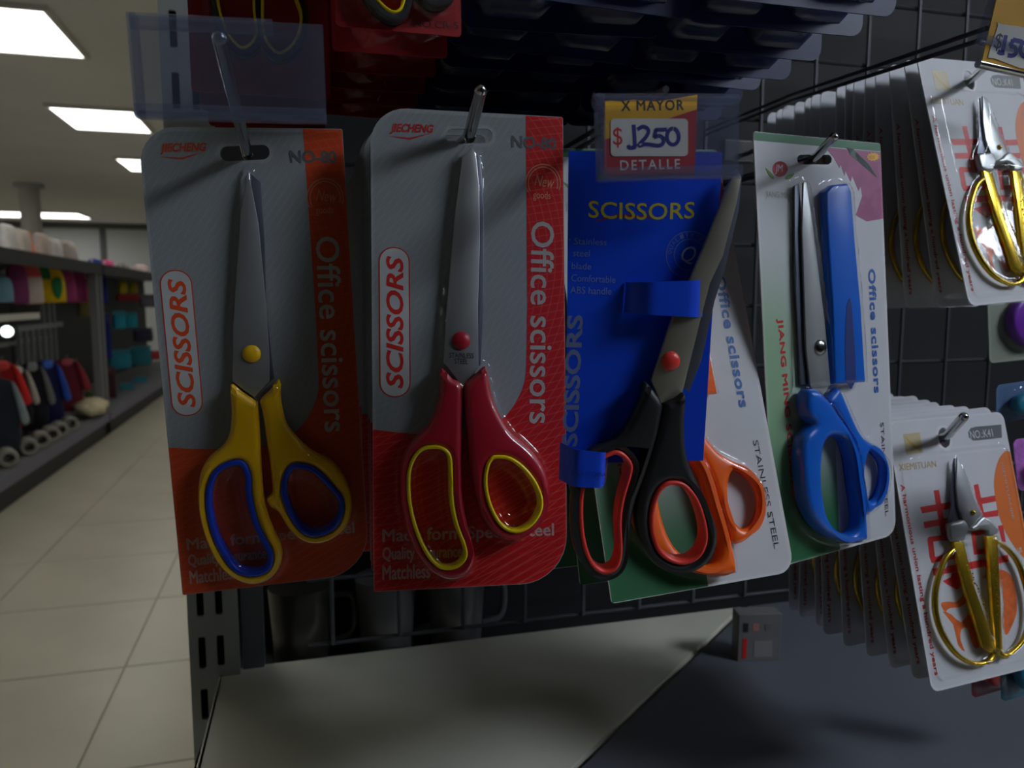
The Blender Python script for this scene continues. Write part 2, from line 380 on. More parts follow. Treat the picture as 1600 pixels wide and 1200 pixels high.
# ------------------------------------------------------------------ the scissors rack: upright, grid, decks
up = empty('rack_upright', (-.084, .73, 0), 'grey steel slotted upright at the left end of the scissors rack', 'upright')
outer = [(-.0215, 0), (.0215, 0), (.0215, 2.2), (-.0215, 2.2)]
holes = [rrect(cx-.0032, z, cx+.0032, z+.03, .0015, 2) for z in np.arange(.06, 2.15, .05) for cx in (-.0105, .0055)]
V, Fc = slab_data(outer, holes, 0, .003); V = [(x, -z, y) for x, y, z in V]; mobj('face_plate', V, Fc, M_greymetal, up, 30)
box('side_flange', -.0215, -.0185, .0, .04, 0, 2.2, M_greymetal, up); box('side_flange', .0185, .0215, .0, .04, 0, 2.2, M_greymetal, up)
box('slot_shade', -.018, .018, .030, .034, 0, 2.2, M_hole, up)
box('edge_strip', .024, .043, .006, .03, .85, 2.2, mat('dark grey painted steel', (84, 86, 90), .5, .1), up)
grid = empty('wire_grid', (.02, .745, .86), 'black wire grid panel at the back of the scissors rack', 'grid panel')
M_wire = mat('dark grey coated wire', (70, 72, 78), .5, .3)
V, Fc = tube_data([(0, 0, 0), (0, 0, 1.3)], .0022, 6); vm = None
for k in range(24):
    if vm is None: o = mobj('wire', V, Fc, M_wire, grid, 60); vm = o.data
    else: o = link(bpy.data.objects.new('wire', vm), grid)
    o.location = (.0035+.0656*k, 0, 0)
V, Fc = tube_data([(-.02, .004, 0), (1.55, .004, 0)], .0022, 6); vm = None
for k in range(20):
    if vm is None: o = mobj('wire', V, Fc, M_wire, grid, 60); vm = o.data
    else: o = link(bpy.data.objects.new('wire', vm), grid)
    o.location = (0, 0, .0662*k)
struct(box('wall_rack_back', -.06, 1.62, .86, .88, 0, 2.2, M_dark), 'dark board added behind the wire grid to block light', 'board')  # added board stops light leaking in and shades the deck's right half
struct(box('wall_rack_side', 1.60, 1.62, .3, .86, 0, 2.2, M_dark), 'dark side board of the rack', 'board')
# unseen shelf run added behind the shopper to block bounced light
bk = empty('gondola_shelf', (-.5, -1.75, 0), 'tall dark shelf run added to block light behind the shopper, out of view', 'shelf unit')
box('back_panel', 0, 7, -.04, 0, 0, 2.1, M_dark, bk); box('base', 0, 7, 0, .5, 0, .16, M_dark, bk)
for k in range(5): box('shelf_board', 0, 7, 0, .45, .5+.38*k, .53+.38*k, M_dark, bk)
for x in (0, 6.97): box('end_panel', x, x+.03, 0, .5, .16, 2.1, M_dark, bk)
# two deck panels meeting at a mitred joint
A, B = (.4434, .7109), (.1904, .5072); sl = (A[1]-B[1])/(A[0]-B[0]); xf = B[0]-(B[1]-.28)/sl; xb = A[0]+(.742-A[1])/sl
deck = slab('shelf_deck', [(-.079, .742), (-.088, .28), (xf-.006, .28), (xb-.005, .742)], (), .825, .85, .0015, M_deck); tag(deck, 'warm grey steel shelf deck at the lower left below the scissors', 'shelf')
deck2 = slab('shelf_deck', [(xb+.004, .742), (xf+.004, .28), (1.6, .28), (1.6, .742)], (), .825, .85, .0015, mat('shade darkened grey shelf', (94, 98, 108), .45, 0, .08, 9)); tag(deck2, 'grey steel shelf deck darkened for shade at the lower right beyond the diagonal joint', 'shelf')  # deck colour darkened to paint in the shade lying there
lip = slab('deck_lip', [(-.0805, .742), (-.0895, .28), (-.0881, .28), (-.0791, .742)], (), .80, .8506, .0004, mat('pale edge highlight', (214, 212, 204), .3, .3), deck)  # pale colour paints the thin highlight along the deck edge

# ------------------------------------------------------------------ hooks
def hook(slot, tip, label, r=.0026, dy=.03, bend=True, extra=None):
    """chromed rod from the grid out through the packs, its end turned up"""
    s = Vector(slot); e = Vector(tip)
    o = empty('display_hook', (s.x, .745, s.z), label, 'hook'); b = Vector((s.x, .745, s.z))
    p = [Vector((s.x, .742, s.z)), Vector((s.x, s.y+.03, s.z)), s + Vector((0, .006, 0))] + [s.lerp(e, k) for k in (.18, .4, .7, 1)]
    p = smooth([tuple(q-b) for q in p], 5, False)
    tube('rod', p, r, M_chrome, o, 12)
    dome_p = Vector(p[-1]); d = (Vector(p[-1])-Vector(p[-2])).normalized()
    tube('rod_tip', [dome_p, dome_p+d*r*.5, dome_p+d*r*.9], [r, r*.8, r*.3], M_chrome, o, 12)
    box('back_clip', -.018, .018, -.004, .008, -.006, .016, M_chrome, o, .001)
    return o

# ------------------------------------------------------------------ office scissors packs (grey card with red or orange band)
W2, H2 = .098, .24
P2 = Pose((.0835, .3796, 1.1744), -5.58, -6.92, -.72).origin(733, 214)
P1 = Pose((-.018, .4218, 1.1638), -2.05, .98, 2.22).origin(383, 240)
def z4(p): return Z(560, 130, .3, p)
def z5(p): return Z(560, 480, .38335, p)
c = P2.off; CARD2 = rrect(c.x-W2/2, c.y-H2/2, c.x+W2/2, c.y+H2/2, (.001, .024, .001, .018), 8)
SLOT2 = [(x, y) for x, y in P2.pts(z4(rrect(455, 240, 698, 315, 36)))]
def office_pack(ps, body_mat, band_mat, sc_ink, badge_ink, label, trace, handle, liner, rivet, stamp):
    o = empty('scissors_pack', ps.M, label, 'scissors pack')
    card = slab('card', CARD2, [SLOT2], 0, .0007, 0, body_mat, o)
    q = P2.pts; xr = c.x+W2/2-.0003; yb = c.y-H2/2+.0003
    bx = P2.uv(822, 300)[0]
    ys = P2.uv(600, 674)[1]; arc = smooth(q([(822, 560), (820, 592), (808, 624), (784, 655), (745, 674), (690, 679), (637, 677), (583, 671)]), 4, False)
    band = [(bx, c.y+H2/2-.0004)] + [(bx, arc[0][1]+.03)] + arc + [(c.x-W2/2+.0003, yb)] + rrect(c.x-W2/2+.02, yb, xr, c.y, (0, .0238, 0, 0), 8)[1:10] + [(xr, c.y+H2/2-.0004)]
    slab('printed_band', band, (), .0007, .00078, 0, band_mat, card)
    z = .00086
    text_px(P2, 'JIECHENG', (609, 201), (678, 203), 17, z, badge_ink, card, shear=.3, bold=.03)
    mobj('swoosh', [(x, y, z) for x, y in q([(606, 213), (640, 216), (677, 208), (640, 219)])], [(3, 2, 1, 0)], badge_ink, card)
    text_px(P2, 'NO-80', (799, 221), (869, 225), 19, z, M_dkgrey, card, bold=.03)
    # NEW goods emblem
    for k, rr in enumerate((27, 23)):
        arcp = q([(848+rr*math.cos(R(a)), 287-rr*1.1*math.sin(R(a))) for a in range(-20, 216, 12)])
        slab('emblem_arc', ribbon(arcp, .0005), (), z-.00008, z, 0, M_emb, card)
    text_px(P2, 'New', (836, 281), (866, 286), 17, z, M_emb, card, shear=.2)
    text_px(P2, 'goods', (833, 306), (860, 307), 15, z, M_emb, card)
    text_px(P2, 'Office scissors', (848, 346), (845, 662), 37, z, M_ltgrey, card, bold=.012)
    bd = rrect(*P2.uv(593, 621), *P2.uv(640, 387), .0072, 6)
    slab('badge_outline', bd, (), .0007, .0008, 0, badge_ink, card)
    slab('badge', inset(ccw(bd), .0006), (), .0007, .00086, 0, M_ltw, card)
    text_px(P2, 'SCISSORS', (617, 607), (617, 400), 27, .00092, badge_ink, card, shear=.2, bold=.025)
    text_px(P2, 'Made form Special Steel', (598, 840), (865, 830), 25, z, sc_ink, card, fat=.025)
    text_px(P2, 'Quality Assurance', (598, 868), (722, 864), 25, z, sc_ink, card, fat=.025)
    text_px(P2, 'Matchless', (598, 895), (672, 892), 22, z, sc_ink, card, fat=.025)
    # scissors, traced on this pack's own plane
    zz = .005; g = lambda k: ps.pts(trace[k], zz)
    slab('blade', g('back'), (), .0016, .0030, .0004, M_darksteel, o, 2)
    bl = slab('blade', g('blade'), (), .0034, .0050, .0005, M_steel, o, 2)
    rc = ps.uv(*trace['rivet'], .006); dome('rivet', rc[0], rc[1], .0046, .0050, .0022, rivet, o)
    if stamp:
        text_px(ps, 'STAINLESS', (702, 555), (740, 556), 8, .0051, M_blackink, bl); text_px(ps, 'STEEL', (710, 564), (731, 565), 8, .0051, M_blackink, bl)
    bumps = [(g('blade'), .0022, .0072, .003)]
    for s in ('l', 'r'):
        ho = smooth(g('h'+s)); hi = smooth(g('o'+s))
        h = slab('handle', ho, [inset(ccw(hi), .0008)], .0014, .0098, .0034, handle, o, 4)
        slab('grip_liner', hi, [inset(ccw(hi), trace['lw'])], .0012, .0106, .0011, liner, h, 3)
        bumps.append((ho, .0016, .0112, .0042)); bumps.append((inset(ccw(hi), .006), -.001, .0, .001))
    bl_ = blister('blister', CARD2, bumps, M_clear, o, slot=SLOT2)
    # let the dome sink inside the finger holes
    I = [inset(ccw(smooth(g('o'+s))), trace['lw']+.0012) for s in 'lr']
    co = np.array([v.co[:] for v in bl_.data.vertices])
    for p in I:
        d = dist_poly(co[:, 0], co[:, 1], p); t = np.clip(-d/.004, 0, 1); co[:, 2] = np.where(d < 0, .0009+(co[:, 2]-.0009)*(1-.8*t*t*(3-2*t)), co[:, 2])
    bl_.data.vertices.foreach_set('co', co.ravel()); bl_.data.update()
    return o
M_emb = mat('pale gold ink', (206, 140, 110), .5); M_ltw = mat('badge white', (196, 198, 200), .5); M_dimink = mat('dull pink ink', (186, 150, 146), .5)
T2 = dict(lw=.0019, rivet=(721, 532),
    blade=[(737, 230), (722, 246), (710, 340), (700, 460), (696, 503), (693, 566), (723, 604), (748, 574), (747, 480), (750, 380), (749, 290), (744, 240)],
    back=[(740, 232), (752, 246), (757, 330), (757, 480), (752, 570), (726, 600), (735, 460)],
    hl=z5([(335, 250), (330, 340), (310, 420), (280, 480), (220, 540), (180, 610), (172, 720), (182, 850), (212, 960), (267, 1050), (340, 1098), (400, 1102), (452, 1075), (472, 1020), (460, 950), (435, 850), (420, 740), (418, 600), (420, 450), (420, 322), (380, 290)]),
    ol=z5([(290, 560), (340, 565), (375, 600), (382, 680), (385, 780), (405, 880), (435, 960), (440, 1010), (410, 1050), (360, 1064), (310, 1047), (262, 985), (222, 890), (198, 780), (196, 680), (212, 620), (245, 575)]),
    hr=z5([(430, 320), (470, 280), (515, 240), (530, 300), (545, 370), (575, 440), (620, 510), (690, 570), (745, 640), (772, 720), (768, 800), (730, 885), (670, 935), (600, 945), (540, 915), (500, 860), (480, 790), (468, 740), (455, 650), (440, 500), (432, 400)]),
    orr=None)
T2['or'] = z5([(555, 600), (610, 605), (665, 640), (715, 700), (744, 770), (740, 830), (702, 885), (650, 914), (600, 907), (558, 870), (523, 800), (506, 720), (512, 650), (532, 610)])
def z3(p): return Z(220, 580, .31667, p)
T1 = dict(lw=.0030, rivet=(393, 553),
    blade=[(388, 267), (376, 330), (366, 480), (364, 510), (363, 596), (397, 621), (421, 596), (421, 560), (416, 480), (404, 350)],
    back=[(391, 270), (408, 284), (413, 380), (416, 480), (424, 560), (428, 592), (400, 618), (405, 480)],
    hl=z3([(445, 65), (450, 200), (440, 300), (410, 360), (340, 420), (297, 500), (285, 620), (300, 740), (340, 860), (400, 960), (480, 1022), (560, 1042), (640, 1015), (690, 950), (698, 870), (660, 780), (628, 700), (608, 600), (597, 450), (590, 300), (580, 160), (560, 142), (500, 100)]),
    ol=z3([(460, 430), (515, 438), (545, 500), (552, 600), (580, 720), (620, 810), (655, 880), (650, 950), (605, 990), (530, 998), (460, 970), (400, 890), (350, 780), (325, 660), (330, 560), (372, 470)]),
    hr=z3([(592, 140), (640, 90), (685, 40), (695, 150), (720, 250), (770, 320), (850, 390), (945, 440), (1012, 530), (1042, 640), (1022, 745), (960, 812), (880, 842), (800, 830), (730, 770), (680, 690), (640, 660), (625, 625), (650, 590), (645, 500), (625, 350), (603, 200)]))
T1['or'] = z3([(780, 445), (860, 465), (940, 540), (1000, 620), (995, 712), (940, 780), (860, 805), (790, 780), (730, 700), (695, 600), (700, 520), (730, 460)])
pack2 = office_pack(P2, M_grey, M_red, M_dimink, M_redink, 'red and grey scissors pack holding crimson scissors with yellow finger rings', T2, M_redplastic, M_yellow2, M_redplastic, True)
pack1 = office_pack(P1, M_grey, M_orange, M_dimink, M_orink, 'orange and grey scissors pack holding yellow scissors with blue finger rings', T1, M_yellow, M_blueplastic, M_yellow, False)
ORD = ['second', 'third', 'fourth', 'fifth', 'sixth', 'seventh', 'eighth', 'ninth', 'tenth', 'eleventh', 'twelfth', 'thirteenth', 'fourteenth', 'fifteenth', 'sixteenth', 'seventeenth']
def swing(o, M, dx, dy, dz, tilt, roll, yaw=0):
    o.matrix_world = Matrix.Translation((dx, dy, dz)) @ M @ Matrix.Rotation(R(tilt), 4, 'X') @ Matrix.Rotation(R(yaw), 4, 'Y') @ Matrix.Rotation(R(roll), 4, 'Z')
SMALL = ('lettering', 'swoosh', 'emblem_arc', 'badge', 'badge_outline', 'rivet', 'logo', 'slogan_mark', 'price', 'starburst', 'pencil')
for i in range(8):
    c_ = copy_tree(pack2, skip=SMALL); swing(c_, P2.M, -.001*(i % 3), .016*(i+1)+.05*(i > 5), 0, 5.0, .5*(i % 2))
    tag(c_, ORD[i] + ' red and grey pack from the front, behind the crimson scissors with yellow rings', 'scissors pack', 'packs queued behind the crimson scissors')
s2 = P2.M @ Vector((0, 0, 0)); hook((s2.x, s2.y, s2.z), aty(751, 141, s2.y-.03), 'chromed hook with raised tip through the red pack of crimson scissors', .0031)
s1 = P1.M @ Vector((.001, 0, 0)); hook((s1.x, s1.y, s1.z), aty(343, 60, .31), 'chromed hook rising behind the empty clear holder through the orange pack', .0027)

# ------------------------------------------------------------------ tailoring scissors packs (white and green card, sheath)
W5, H5 = .11, .25
P5 = Pose((.3092, .3967, 1.1703), 13.09, -4.63, 1.92).origin(1271, 249)
def z8(p): return Z(1150, 180, .31674, p)
def z9(p): return Z(1150, 540, .30011, p)
def green_fade(x0, y0):
    """printed fade from white to pale green, deep green at the foot of the card"""
    if 'green fade print' in MATS: return MATS['green fade print']
    m = mat('green fade print', (206, 206, 212), .5, 0, .03, 40); N = m.node_tree.nodes; L = m.node_tree.links; b = N['Principled BSDF']
    src = b.inputs['Base Color'].links[0].from_socket; tc = N.new('ShaderNodeTexCoord'); sp = N.new('ShaderNodeSeparateXYZ'); L.new(tc.outputs['Object'], sp.inputs[0])
    def rng(sock, a, b_):
        r = N.new('ShaderNodeMapRange'); r.interpolation_type = 'SMOOTHSTEP'; r.inputs[1].default_value = a; r.inputs[2].default_value = b_; L.new(sock, r.inputs[0]); return r.outputs[0]
    def mul(p, q_): n_ = N.new('ShaderNodeMath'); n_.operation = 'MULTIPLY'; L.new(p, n_.inputs[0]); L.new(q_, n_.inputs[1]); return n_.outputs[0]
    fx = rng(sp.outputs[0], x0+.05, x0+.008); fy = rng(sp.outputs[1], y0+.205, y0+.12); fd = rng(sp.outputs[1], y0+.10, y0+.02)
    for f, colr in ((mul(fx, fy), (146, 182, 146)), (fd, (38, 106, 64))):
        mx = N.new('ShaderNodeMixRGB'); L.new(f, mx.inputs[0]); L.new(src, mx.inputs[1]); mx.inputs[2].default_value = (*lin(colr), 1); src = mx.outputs[0]
    L.new(src, b.inputs['Base Color']); return m
def tailor_pack(plastic, label):
    ps = P5; o = empty('scissors_pack', ps.M, label, 'scissors pack'); c = ps.off; q = ps.pts
    x0, x1, y0, y1 = c.x-W5/2, c.x+W5/2, c.y-H5/2, c.y+H5/2
    outl = rrect(x0, y0, x1, y1, (.002, .010, .002, .002), 5); slot = q(z8(rrect(297, 196, 468, 244, 22)))
    card = slab('card', outl, [slot], 0, .0007, 0, M_white, o); e = .0003
    half = [(x0+e, y0+e), (x0+.056, y0+e), (x0+.056, y1-.045), (x0+e, y1-.045)]; slab('printed_field', half, (), .0007, .00076, 0, green_fade(x0, y0), card)
    slab('top_strip', [(x0+e, y1-.005), (x1-e, y1-.005), (x1-e, y1-e), (x0+e, y1-e)], (), .0007, .0008, 0, M_green, card)
    z = .00088
    pk = q(z8([(440, 165), (480, 215), (505, 262), (512, 245), (530, 300), (536, 275), (560, 330), (568, 300), (600, 375), (610, 350), (618, 400), (585, 495), (640, 525), (700, 515)])) + [(x1-e, ps.uv(*z8([(715, 510)])[0])[1]), (x1-e, y1-.0055), (ps.uv(*z8([(440, 165)])[0])[0], y1-.0055)]
    slab('printed_field', pk, (), .0007, .00082, 0, M_pink, card)
    slab('pencil', q(z8([(540, 160), (575, 170), (650, 245), (690, 310), (620, 250), (555, 195)])), (), .0007, .0009, 0, mat('grey green print', (72, 96, 96), .5), card)
    sb = [ (670+ (36 if k % 2 else 24)*math.cos(2*math.pi*k/24), 207+(24 if k % 2 else 16)*math.sin(2*math.pi*k/24)) for k in range(24)]
    slab('starburst', q(z8(sb)), (), .0007, .00092, 0, mat('yellow ink', (222, 170, 30), .5), card)
    text_px(ps, 'NEW', z8([(655, 207)])[0], z8([(685, 208)])[0], 4, .00096, M_redink, card)
    slab('logo', q(z8(circle(212, 267, 37, 38))), (), .0007, .0009, 0, mat('rose red ink', (200, 60, 70), .5), card)
    text_px(ps, 'JM', z8([(192, 266)])[0], z8([(232, 268)])[0], 11, .00096, M_white, card, shear=.2)
    for lf in ([(140, 262), (175, 295), (180, 315), (160, 300)], [(282, 288), (245, 300), (240, 318), (265, 312)]):
        slab('logo', q(z8(smooth(lf, 3))), (), .0007, .0009, 0, mat('leaf green ink', (120, 160, 60), .5), card)
    text_px(ps, 'JIANG MING', z8([(145, 393)])[0], z8([(285, 402)])[0], 9, z, mat('faint tan ink', (172, 168, 150), .5), card)
    text_px(ps, 'JIANG MING SCISSORS', (1218, 498), (1240, 776), 14, z, M_redink, card, space=1.05, fat=.05)
    text_px(ps, 'Office scissors', (1362, 420), (1371, 614), 17, z, M_blueink, card, bold=.03, space=1.1)
    text_px(ps, 'STAINLESS STEEL', (1378, 660), (1386, 806), 8, z, M_blackink, card)
    zz = .006; g = lambda p: ps.pts(p, zz)
    slab('blade', g(z8([(338, 330), (352, 330), (385, 560), (440, 1000), (455, 1150), (470, 1330), (420, 1400), (372, 1340), (350, 1150), (330, 560)])), (), .0040, .0056, .0005, M_steel, o, 2)
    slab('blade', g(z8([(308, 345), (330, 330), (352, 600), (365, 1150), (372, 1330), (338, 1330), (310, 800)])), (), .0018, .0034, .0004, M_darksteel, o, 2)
    rc = ps.uv(*z8([(418, 1145)])[0], .006); dome('rivet', rc[0], rc[1], .0050, .0056, .0022, M_chrome, o)
    sh = g([(1288, 300), (1300, 289), (1322, 287), (1328, 300), (1334, 380), (1343, 480), (1350, 597), (1302, 600), (1298, 480), (1290, 360)])
    shth = slab('sheath', sh, (), .0016, .0075, .0016, plastic, o, 3)
    slab('groove', g(smooth([(1322, 470), (1327, 480), (1334, 594), (1318, 595), (1318, 500)], 2)), (), .0074, .0077, 0, mat('recess shade blue' if plastic is M_blue5 else 'recess shade orange', (8, 40, 120) if plastic is M_blue5 else (170, 60, 6), .5), shth)  # thin darker patch paints the shade inside the sheath's groove
    HL = z9([(340, 240), (365, 226), (400, 236), (455, 290), (495, 350), (530, 400), (572, 470), (602, 560), (622, 700), (640, 830), (650, 985), (632, 1012), (600, 1022), (530, 1016), (440, 982), (370, 912), (330, 820), (312, 700), (306, 560), (325, 465), (372, 408), (342, 370), (330, 300)])
    OL = z9([(470, 470), (530, 490), (570, 580), (590, 720), (606, 860), (592, 950), (550, 978), (490, 950), (440, 880), (415, 760), (410, 640), (420, 530), (440, 485)])
    HR = z9([(470, 292), (500, 242), (530, 222), (572, 310), (620, 420), (662, 482), (730, 530), (777, 590), (789, 660), (777, 750), (740, 822), (692, 872), (655, 872), (648, 800), (628, 680), (600, 540), (550, 420), (510, 345)])
    OR = z9([(690, 550), (730, 570), (758, 640), (758, 720), (735, 788), (700, 810), (675, 780), (662, 700), (668, 610)])
    bumps = [(g(z8([(315, 335), (352, 330), (460, 1100), (470, 1330), (338, 1330)])), .0022, .0078, .003), (sh, .002, .0088, .003)]
    for a, b, hz in ((HL, OL, .0125), (HR, OR, .0085)):
        A, B = smooth(g(a)), smooth(g(b)); slab('handle', A, [B], .0014, hz, .0042, plastic, o, 4); bumps.append((A, .002, hz+.0014, .0045))
    blister('blister', outl, bumps, M_clear, o, res=.0015, slot=slot)
    return o
pack5 = tailor_pack(M_blue5, 'white and green pack holding blue handled tailoring scissors beside a blue sheath')
P4 = Pose((.1981, .3887, 1.1665), .64, -17.0, 2.9); P4.M = P4.M @ Matrix.Translation(-P5.off)
pack4 = tailor_pack(M_orangep, 'white and green pack of orange handled scissors, half hidden behind the blue card'); pack4.matrix_world = P4.M
for i in range(5):
    c_ = copy_tree(pack4, skip=SMALL+('groove',)); swing(c_, P4.M, -.002*min(i, 4), .022*(i+1), 0, min(15, 3.0*(i+1)), -1.0*min(i+1, 4))
    tag(c_, ORD[i] + ' white and green pack from the front, queued behind the orange handled scissors', 'scissors pack', 'packs queued behind the orange scissors')
s5 = P5.M @ Vector((0, 0, 0)); hook(s5, aty(1303, 214, s5.y-.04), 'short chromed hook with upturned tip through the pack of blue handled scissors', .0025)
s4 = P4.M @ Vector((0, 0, 0)); hook(s4, s4 + Vector((0, -.035, .012)), 'chromed hook behind the price holder carrying the orange scissors packs', .0025)

# ------------------------------------------------------------------ royal blue card with black and red scissors
sB = .78; WB, HB = .082*sB, .17*sB
PB = Pose((.1485*sB/.82, .3193*sB/.82, 1.2+(1.1936-1.2)*sB/.82), -8.0, 4.0, .45).origin(1005, 262)
def z6(p): return Z(870, 130, .3, p)
def z7(p): return Z(870, 480, .4, p)
def blue_pack():
    ps = PB; o = empty('scissors_pack', ps.M, 'royal blue card carrying black handled scissors with red finger rings and bare blades', 'scissors pack'); q = ps.pts
    outl = q([(888, 236), (1128, 238), (1098, 719), (884, 724)])
    card = slab('card', outl, [q(rrect(985, 252, 1025, 266, 7))], 0, .0006, 0, M_bluecard, o); z = .0007
    text_px(ps, 'SCISSORS', z6([(165, 655)])[0], z6([(718, 660)])[0], 25, z, mat('olive yellow ink', (190, 180, 40), .5), card, bold=.008, arc=-.12)
    slab('swoosh', q(z6(smooth([(185, 725), (300, 685), (430, 690), (520, 705), (420, 702), (300, 700)], 3))), (), .0006, .00066, 0, mat('dark red ink', (140, 24, 40), .5), card)
    mi = mat('faint blue ink', (96, 120, 200), .5)
    for t, a, b, h in (('Stainless', (90, 822), (260, 828), 10), ('steel', (85, 884), (172, 887), 10), ('blade', (78, 950), (180, 955), 10), ('Comfortable', (76, 1013), (305, 1023), 11), ('ABS handle', (70, 1076), (285, 1083), 11)):
        text_px(ps, t, z6([a])[0], z6([b])[0], h, z, mi, card)
    slab('logo', q(z6(circle(65, 815, 5))), (), .0006, .00068, 0, mi, card)
    for r1, r0 in ((125, 121), (84, 80)):
        slab('logo', q(z6(circle(690, 895, r1, n=32))), [q(z6(circle(690, 895, r0, n=32)))], .0006, .00068, 0, mi, card)
    text_px(ps, 'Q', z6([(648, 900)])[0], z6([(726, 896)])[0], 27, z, mat('pale blue ink', (160, 178, 220), .5), card, shear=.3)
    for word, a0, a1 in (('QUALITY', 172, 82), ('GREAT', 62, 10), ('QUALITY', 350, 262)):
        for k, ch in enumerate(word):
            a = R(a0+(a1-a0)*k/(len(word)-1)); cx, cy = 690+103*math.cos(a), 895-103*math.sin(a); tx, ty = math.sin(a)*10, math.cos(a)*10
            text_px(ps, ch, z6([(cx-tx, cy-ty)])[0], z6([(cx+tx, cy+ty)])[0], 7, z, mi, card)
    text_px(ps, 'SCISSORS', z7([(50, 545)])[0], z7([(72, 30)])[0], 25, z, mat('greyed blue ink', (100, 114, 160), .5), card, bold=.03)
    # scissors in front of the card
    zz = .006; g = lambda p: ps.pts(p, zz)
    full = [(1152, 264), (1159, 276), (1152, 316), (1130, 400), (1110, 442)] + z7([(565, 40), (530, 180), (490, 340), (408, 378), (368, 288), (450, 40)]) + [(1077, 438), (1110, 360), (1138, 288)]
    slab('blade', g(full), (), .0042, .0062, .0007, mat('warm ground steel', (186, 182, 170), .34, .75, .05), o, 2)
    slab('blade', ps.pts([(1158, 278), (1153, 330), (1132, 420), (1116, 470), (1096, 560), (1076, 612), (1060, 600), (1100, 440)], .003), (), .0022, .0040, .0005, M_darksteel, o, 2)
    rc = ps.uv(*z7([(450, 213)])[0], .008); dome('rivet', rc[0], rc[1], .0042, .0062, .0022, M_redgrip, o)
    HL = z7([(340, 292), (325, 345), (290, 420), (255, 480), (200, 525), (130, 552), (75, 610), (55, 720), (52, 850), (70, 950), (115, 1020), (180, 1053), (240, 1035), (270, 970), (285, 860), (303, 760), (345, 650), (385, 520), (402, 440), (408, 378), (372, 320)])
    OL = z7([(200, 556), (245, 556), (284, 596), (287, 640), (258, 740), (246, 830), (250, 945), (230, 1010), (180, 1033), (128, 1003), (92, 920), (78, 800), (88, 690), (130, 600)])
    HR = z7([(412, 382), (450, 360), (495, 335), (492, 450), (498, 560), (522, 640), (562, 720), (602, 810), (620, 880), (610, 945), (570, 1003), (510, 1032), (450, 1033), (390, 1007), (340, 952), (310, 880), (300, 800), (318, 700), (350, 600), (388, 480)])
    OR = z7([(440, 668), (492, 680), (542, 740), (572, 830), (577, 900), (552, 960), (500, 992), (440, 987), (388, 950), (358, 880), (353, 800), (373, 720), (405, 680)])
    for a, b, zo in ((HL, OL, 0), (HR, OR, .0005)):
        A, B = smooth(g(a)), smooth(g(b)); h = slab('handle', A, [inset(ccw(B), .0005)], .0012+zo, .0096+zo, .0032, M_black, o, 4)
        slab('grip_liner', B, [inset(ccw(B), .0021)], .0010+zo, .0100+zo, .001, M_redgrip, h, 3)
    # paper straps cut from the card, bowed over blade and handle
    def strap(px, bow, m):
        (a, b, c_, d) = [Vector((*ps.uv(*p, .008), 0)) for p in px]; V = []; n = 10; th = .0005
        for k in range(n+1):
            t = k/n; zt = .0008+bow*min(1, math.sin(math.pi*t)*1.6)
            for s_ in (0, th): V += [(*(a.lerp(b, t))[:2], zt+s_), (*(d.lerp(c_, t))[:2], zt+s_)]
        Fc = []
        for k in range(n):
            i = 4*k; Fc += [(i+2, i+3, i+7, i+6), (i+1, i, i+4, i+5), (i, i+2, i+6, i+4), (i+3, i+1, i+5, i+7)]
        Fc += [(0, 1, 3, 2), (4*n, 4*n+2, 4*n+3, 4*n+1)]
        return mobj('strap', V, Fc, m, o, 60)
    strap([(985, 442), (1115, 437), (1113, 497), (982, 490)], .0072, M_bluecard)
    st = strap([(880, 697), (958, 706), (953, 759), (878, 756)], .0105, M_bluecard)
    text_px(ps, 'MADE IN CHINA', (893, 738), (947, 742), 7, .0125, M_deepblue, st)
    return o
packB = blue_pack()

